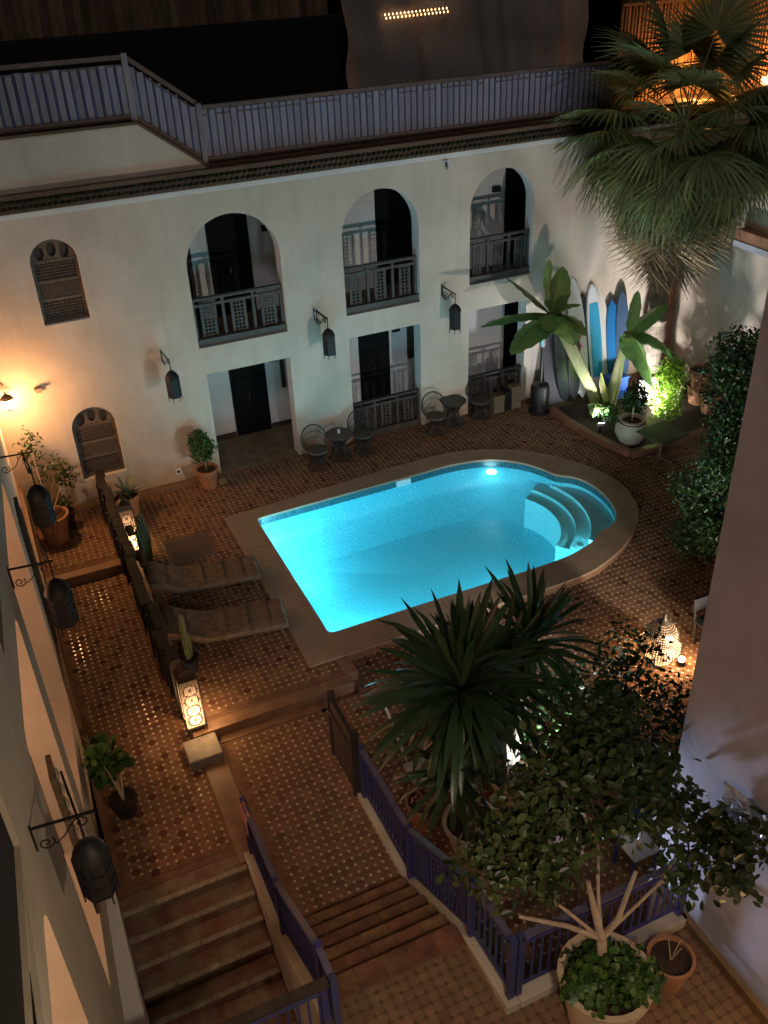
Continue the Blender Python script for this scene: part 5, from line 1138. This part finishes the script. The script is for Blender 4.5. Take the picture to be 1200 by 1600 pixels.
# yucca group in the lower patio
yc = empty('yucca', (3.95, 7.05, ZL), 'big dark yucca with a wide head of sword leaves in front of the pool', 'yucca')
pot((4.1, 7.1, ZL), .38, .5, M['claypale'], yc)
MB().tube([(4.1, 7.1, .2), (4.0, 7.07, 1.5), (3.92, 7.05, 2.85)], [.12, .09, .08], 9).build('trunk', M['barkdk'], yc, smooth=True)
MB().tube([(4.1, 7.0, .2), (3.7, 6.75, 1.2), (3.62, 6.7, 1.9)], [.08, .06, .05], 9).build('trunk', M['barkdk'], yc, smooth=True)
rosette(yc, (3.90, 7.05, 2.90), 150, 1.30, .070, M['yucca'], tilt=(-.35, 1.5), arch_=(.10, 1.5)); rosette(yc, (3.62, 6.7, 1.95), 45, .8, .05, M['yucca'], tilt=(-.6, 1.3), arch_=(.3, 1.5)); rosette(yc, (3.85, 7.0, 2.5), 34, 1.0, .06, M['yucca'], tilt=(-1.2, .0), arch_=(.2, .9))
rosette(yc, (3.85, 7.0, 2.35), 16, .9, .045, M['palmdry'], name='dry_leaf', tilt=(-1.45, -.7), arch_=(.1, .6))
yd = empty('yucca', (5.0, 7.6, ZL), 'second yucca close behind, with two smaller heads right of the first', 'yucca')
pot((5.0, 7.55, ZL), .32, .45, M['clay'], yd)
MB().tube([(4.95, 7.55, .2), (5.05, 7.5, 1.5), (5.15, 7.5, 2.75)], [.10, .07, .06], 9).build('trunk', M['barkdk'], yd, smooth=True)
MB().tube([(5.02, 7.6, .2), (4.8, 7.5, 1.4), (4.6, 7.35, 2.4)], [.09, .06, .05], 9).build('trunk', M['barkdk'], yd, smooth=True)
rosette(yd, (5.15, 7.5, 2.8), 85, 1.05, .06, M['yucca'], tilt=(-.6, 1.5), arch_=(.15, 1.4)); rosette(yd, (4.6, 7.35, 2.6), 80, 1.1, .06, M['yucca'], tilt=(-.5, 1.5), arch_=(.15, 1.3))
# patio shrub tree behind
ps = empty('patio_tree', (6.3, 7.3, ZL), 'leafy tree in the lower patio between yucca and round lantern', 'tree')
blobs = [(6.1 + .75 * math.cos(a) * r_, 6.75 + .65 * math.sin(a) * r_, z, .5, .5, .42) for a, r_, z in ((0, 1.2, 1.5), (.9, 1.5, 1.9), (2, 1.3, 1.5), (3, 1.5, 1.3), (4, 1.1, 1.8), (5.2, 1.5, 1.7), (0, 0, 2.0), (2.5, .5, 2.2), (5.5, .6, 1.0))]
leaf_cloud('foliage', blobs, 3100, .10, M['leafdk'], ps, 12); mb = MB().tube([(6.3, 7.2, ZL), (6.2, 7.0, .8), (6.1, 6.8, 1.7)], [.07, .05, .03], 7)
for k in range(5): mb.tube([(6.2, 7.0, .8), (6.1 + .6 * math.cos(k * 1.3), 6.75 + .5 * math.sin(k * 1.3), 1.6)], [.03, .01], 5)
mb.build('trunk', M['barkdk'], ps)
leaf_cloud('lit_leaves', [(5.75, 7.55, 1.0, .35, .25, .3), (6.5, 7.4, 1.2, .4, .3, .3), (5.2, 7.8, 1.1, .3, .3, .35)], 340, .13, M['leafmid'], ps, 13)  # brighter leaf colour imitates foliage lit from below by the floodlight
# potted tree on the landing
pt = empty('potted_ficus', (3.98, 4.0, .85), 'ficus tree with pale forked trunk in a big pale clay pot at the bottom right', 'potted tree')
PX, PY = 3.86, 3.98
pot((PX, PY, .85), .46, .80, M['claypale'], pt)
F0 = Vector((PX + .06, PY + .20, 1.92)); MB().tube([(PX, PY + .02, 1.5), (PX + .03, PY + .12, 1.75), F0], [.055, .05, .05], 10).build('trunk', M['bark'], pt, smooth=True)
brs = []
for (mid, end, r_) in (((-.28, .2, .12), (-.75, .35, .38), .030), ((-.32, .3, .35), (-.40, .65, .95), .020), ((-.02, .1, .25), (-.05, .25, .62), .042), ((.10, .25, .35), (.25, .55, .95), .020), ((.22, .05, .12), (.55, .25, .42), .034), ((.75, .1, .3), (1.05, .15, .8), .018)):
    a = F0; r_ *= 1.05; MB().tube([a, a + Vector(mid), a + Vector(end)], [r_, r_ * .85, r_ * .55], 8).build('branch', M['bark'], pt, smooth=True); brs.append(a + Vector(end))
blobs = []
for (x, y, z, s) in ((3.05, 4.85, 2.75, .42), (3.35, 4.95, 3.0, .42), (3.75, 5.1, 3.15, .42), (4.2, 5.2, 3.25, .45), (4.6, 5.15, 3.2, .42), (4.95, 4.9, 3.1, .4), (4.9, 4.45, 3.0, .38), (5.0, 4.05, 3.0, .36), (4.75, 4.1, 2.6, .32), (4.4, 4.7, 2.9, .4), (3.9, 4.75, 2.9, .38), (3.5, 4.55, 2.75, .32), (4.9, 3.7, 2.9, .30), (4.35, 5.6, 3.3, .4), (4.8, 5.55, 3.35, .38), (5.0, 3.75, 3.3, .34)): blobs.append((x, y, z, s, s, s * .75))
leaf_cloud('foliage', blobs, 3300, .115, M['leafol'], pt, 21, shell=.25, aspect=.62)
mb = MB()
for b_ in blobs:
    src = min(brs, key=lambda q: (q - Vector(b_[:3])).length); mid = src.lerp(Vector(b_[:3]), .5) + Vector((random.uniform(-.08, .08), random.uniform(-.08, .08), .05)); mb.tube([src, mid, Vector(b_[:3])], [.014, .009, .004], 5)
mb.build('twigs', M['barkdk'], pt, kind='stuff')
lf = MB().add([(0, 0, 0), (.03, .016, .006), (.06, .018, .006), (.085, 0, 0), (.06, -.018, .006), (.03, -.016, .006)], [(0, 1, 2, 3), (0, 3, 4, 5)]).build('leaf', M['leafol'], pt, local=True, smooth=True); fstl = True
for k in range(285):
    b_ = random.choice(blobs); d = Vector((random.gauss(0, 1), random.gauss(0, 1), random.gauss(0, 1))).normalized(); c_ = Vector(b_[:3]) + Vector((d.x * b_[3], d.y * b_[4], d.z * b_[5])) * random.uniform(.9, 1.15)
    Mx = TR(c_, random.uniform(0, 6.28), random.uniform(-.7, .7), random.uniform(-.3, .9), random.uniform(1.0, 1.7))
    if fstl: lf.matrix_basis = Matrix.Translation(-WL[pt.name]) @ Mx; fstl = False
    else: inst(lf.data, 'leaf', pt, Mx)
leaf_cloud('underplanting', [(PX, PY - .02, 1.72, .42, .40, .14), (PX + .28, PY - .18, 1.62, .25, .22, .16), (PX - .3, PY + .0, 1.65, .2, .2, .14)], 1500, .075, M['leafmid'], pt, 22, aspect=.9)
p2 = empty('bare_clay_pot', (4.72, 4.05, .85), 'clay pot with a pruned bare stem behind the big potted ficus', 'pot'); pot((4.75, 4.02, .85), .24, .42, M['clay'], p2, 'body')
for k in range(4): MB().tube([(4.75, 4.02, 1.2), (4.75 + .08 * math.cos(k * 1.7), 4.02 + .08 * math.sin(k * 1.7), 1.5)], [.012, .006], 5).build('stem', M['bark'], p2)
# patio furniture seen through the leaves
um = empty('folded_parasol', (3.9, 8.9, ZL), 'pale wooden parasol pole leaning between yucca leaves', 'parasol'); MB().tube([(3.90, 8.45, ZL), (3.72, 9.05, .95)], .022, 8).build('pole', M['urn'], um); MB().lathe([(.03, 0), (.05, .05), (.03, .08)], (3.72, 9.05, .93), 8).build('cap', M['bark'], um)
pl = empty('patio_bench', (4.4, 8.4, ZL), 'low pale stone bench in the lower patio', 'bench'); MB().box(3.75, 4.9, 8.2, 8.5, .12, .2).build('seat', M['urn'], pl, bevel=.01); MB().box(3.85, 4.05, 8.22, 8.48, ZL, .119).build('support', M['urn'], pl); MB().box(4.6, 4.8, 8.22, 8.48, ZL, .119).build('support', M['urn'], pl)
o = empty('clay_pot', (3.72, 7.75, ZL), 'round clay pot with red flowers below the parapet railing', 'pot', 'clay pots in the lower patio'); pot((3.72, 7.75, ZL), .26, .42, M['clay'], o, 'body'); leaf_cloud('foliage', [(3.72, 7.75, .32, .22, .22, .12)], 160, .07, M['redplaster'], o, 31)
bc = empty('blue_chair', (5.75, 5.9, ZL), 'blue painted chair with pale seat in the lower patio behind the ficus', 'chair')
MB().box(5.65, 6.05, 5.65, 6.05, .28, .32).build('seat', M['whitepl'], bc)
for x in (5.67, 6.03):
    for y_ in (5.67, 6.03): MB().box(x - .02, x + .02, y_ - .02, y_ + .02, ZL, .279 if y_ < 6 else .8).build('leg', M['bluepot'], bc)
MB().box(5.691, 6.009, 6.015, 6.045, .55, .8).build('backrest', M['bluepot'], bc)
ws_ = MB(); 
for i in range(9):
    for j in range(9):
        y_ = 3.72 + .62 * i / 8; z_ = 2.92 + .42 * j / 8; ws_.v.append((5.36 - .05 * abs(math.sin(i * 1.3 + j * .9)) - .02 * math.sin(j * 2.3), y_ + .02 * math.sin(j), z_ + .03 * math.sin(i * 1.5)))
ws_.f = [(i * 9 + j, i * 9 + j + 1, (i + 1) * 9 + j + 1, (i + 1) * 9 + j) for i in range(8) for j in range(8)]; ws_.m = [0] * 64
o = ws_.build('plastic_wrap', M['cloudplastic'], smooth=False); tag(o, 'crumpled clear plastic wrapped on a wall fitting behind the leaves at right', 'plastic sheet')
wc_ = empty('white_garden_chair', (5.1, 6.2, ZL), 'white moulded chair glaring in the floodlight behind the ficus leaves', 'chair')
MB().box(4.95, 5.30, 6.2, 6.55, .26, .29).build('seat', M['whitepl'], wc_, bevel=.01)
mb = MB()
for i in range(9):
    a = -.2 + 3.5 * i / 8; mb.box(5.12 + .2 * math.cos(a) - .03, 5.12 + .2 * math.cos(a) + .03, 6.37 + .2 * math.sin(a) - .012, 6.37 + .2 * math.sin(a) + .012, .30, .62)
mb.tube([(5.12 + .2 * math.cos(a), 6.37 + .2 * math.sin(a), .63) for a in np.linspace(-.3, 3.4, 12)], .03, 6).build('backrest', M['whitepl'], wc_)
for x, y_ in ((4.97, 6.22), (5.28, 6.22), (4.97, 6.53), (5.28, 6.53)): MB().box(x - .015, x + .015, y_ - .015, y_ + .015, ZL, .259).build('leg', M['whitepl'], wc_)
tl = empty('terrace_fill_lamp', (1.6, .5, 7.4), 'added warm fill lamp above the stairs, unseen below the frame', 'lamp')  # added as warm fill for the left wall and stairs
MB().lathe([(.01, -.10), (.08, -.06), (.09, .06), (.03, .12)], (1.6, .5, 7.4), 12).build('globe', M['bulbw'], tl); MB().tube([(1.6, .5, 7.52), (1.6, .5, 9.2)], .01, 6).build('cable', M['black'], tl)
lamp('terrace_fill_light', (1.6, .62, 7.2), 560, (1, .74, .50), .15, tl, spot=104, aim=(-.3, 6.6, 0))
# stand-in lamp added on the near house wall, unseen below the frame
hl = empty('house_fill_lamp', (5.3, 2.5, 2.2), 'small warm stand-in lamp added on the near house wall, out of view', 'lamp'); MB().lathe([(.05, 0), (.08, .05), (.06, .16), (.01, .2)], (5.28, 2.5, 2.1), 10).build('glass', M['bulbw'], hl); MB().bar((5.4, 2.5, 2.32), (5.28, 2.5, 2.32), .03).build('arm', M['iron'], hl)
lamp('house_fill_light', (5.14, 2.5, 2.2), 14, (1, .56, .25), .08, hl)
# things near round lantern
sc = empty('draped_chair', (9.75, 8.75, ZL), 'dark metal chair with twisted frame between round lantern and house corner', 'chair')
for (a, b_) in (((9.5, 9.0, ZL), (9.45, 9.1, .75)), ((9.85, 9.1, ZL), (9.85, 9.15, .75)), ((9.5, 8.7, ZL), (9.5, 8.7, .3)), ((9.9, 8.75, ZL), (9.9, 8.75, .3))): MB().tube([a, b_], .018, 6).build('leg', M['balu'], sc)
MB().box(9.45, 9.95, 8.65, 9.1, .3, .33).build('seat', M['balu'], sc, bevel=.01); MB().box(9.45, 9.9, 9.08, 9.12, .5, .75).build('backrest', M['balu'], sc)
o = empty('yellow_green_plant', (9.6, 8.45, ZL), 'small yellow leaved plant beside the round lantern', 'plant'); leaf_cloud('foliage', [(9.45, 8.45, .55, .12, .12, .12), (9.75, 8.5, .6, .08, .08, .14)], 46, .11, M['leaftip'], o, 41, aspect=.8); MB().tube([(9.5, 8.45, ZL), (9.48, 8.46, .6)], .01, 5).build('stem', M['bark'], o)
# ------------------------------------------------------------------ left-hand plants
def potplant(name, lab, x, y, z, r, h, pmat, blobs, n, size, m, seed, cat='potted plant', aspect=.4, stems=4):
    o = empty(name, (x, y, z), lab, cat, None); pot((x, y, z), r, h, pmat, o); leaf_cloud('foliage', blobs, n, size, m, o, seed, aspect=aspect); mb = MB()
    for k in range(stems):
        b_ = blobs[k % len(blobs)]; mb.tube([(x, y, z + h * .9), ((x + b_[0]) / 2, (y + b_[1]) / 2, (z + h + b_[2]) / 2 + .05), (b_[0], b_[1], b_[2])], [.018, .012, .006], 5)
    mb.build('stems', M['bark'], o); return o
potplant('potted_oleander', 'bushy green plant in a clay pot left of the first doorway', 3.42, 17.82, 0, .24, .46, M['clay'], [(3.40, 17.85, .95, .3, .26, .35), (3.35, 17.85, 1.2, .2, .2, .2)], 620, .15, M['leafmid'], 61, aspect=.22)
MB().box(3.62, 3.80, 17.75, 18.0, 0.0, .14).build('clay_block', M['border']); tag(bpy.data.objects['clay_block'], 'low clay block beside the pot at the first doorway', 'block')
potplant('climbing_plant', 'airy climbing plant in a big clay pot behind the far left lantern', .05, 17.2, 0, .33, .62, M['clay'], [(.35, 17.7, 1.35, .35, .25, .35), (.55, 17.75, 1.1, .25, .2, .3), (.0, 17.8, 1.9, .25, .2, .45)], 420, .10, M['leafdk'], 62)
o = potplant('fern_pot', 'small dark pot with a wilted plant near the corner lamp', .35, 17.55, 0, .17, .42, M['darkpot'], [(.35, 17.6, .6, .2, .2, .15)], 60, .1, M['leafdk'], 63)
ag = empty('agave', (1.62, 17.5, 0), 'agave in a clay pot under the lower arched window', 'potted plant'); pot((1.62, 17.5, 0), .24, .48, M['clay'], ag)
rosette(ag, (1.62, 17.5, .55), 26, .42, .035, M['agave'], tilt=(.1, 1.3), arch_=(.0001 + .05, .3))
MB().box(.95, 1.12, 17.9, 18.1, 0, .2).build('clay_block', M['border']); tag(bpy.data.objects['clay_block.001'], 'low clay block against the wall left of the agave', 'block')
cc = empty('column_cactus', (1.52, 12.3, 0), 'pale green column cactus behind the near tall lantern', 'cactus')
pot((1.52, 12.1, 0), .17, .28, M['darkpot'], cc)
for (dx, dy, h, r) in ((0, 0, .95, .055), (.06, .04, .5, .035)):
    mb = MB(); n_ = 16; prof = [(r * .8, .0), (r, .1), (r * 1.05, h * .6), (r * .9, h * .92), (r * .4, h)]
    b0 = len(mb.v)
    for rr_, zz in prof:
        for j in range(n_): a = 2 * PI * j / n_; q = rr_ * (1 if j % 2 else .78); mb.v.append((1.52 + dx + q * math.cos(a), 12.1 + dy + q * math.sin(a), .24 + zz))
    for i in range(len(prof) - 1):
        for j in range(n_): a = i * n_ + j; b_ = i * n_ + (j + 1) % n_; mb.f.append((a, b_, b_ + n_, a + n_))
    mb.f.append(tuple((len(prof) - 1) * n_ + j for j in range(n_))); mb.m = [0] * len(mb.f); mb.build('column', M['cactus'], cc)
cc2 = empty('leafy_column_plant', (1.55, 15.4, 0), 'tall dark green cactus plant beside the far end of the balustrade', 'cactus')
for k in range(4):
    x_, y_ = 1.45 + .06 * k, 15.2 + .18 * k; MB().tube([(x_, y_, .0), (x_ + .02, y_, .5), (x_ - .02, y_ + .02, 1.0)], [.06, .065, .03], 8).build('column', M['leafdk'], cc2)
lp = potplant('trailing_plant', 'bushy plant in a black pot on the left passage floor', -.05, 9.75, ZL, .20, .30, M['darkpot'], [(-.15, 10.1, .45, .25, .3, .25), (.05, 10.0, .62, .16, .16, .12), (-.1, 10.55, .5, .16, .16, .12), (-.22, 9.9, .9, .2, .2, .2)], 260, .14, M['leafmid'], 71, aspect=.9)
sp_ = empty('small_aloe', (-.40, 11.2, ZL), 'tiny aloe at the foot of the left arcade wall', 'plant'); rosette(sp_, (-.30, 11.15, ZL + .15), 14, .22, .02, M['agave'], tilt=(.1, 1.2), arch_=(.05, .4))
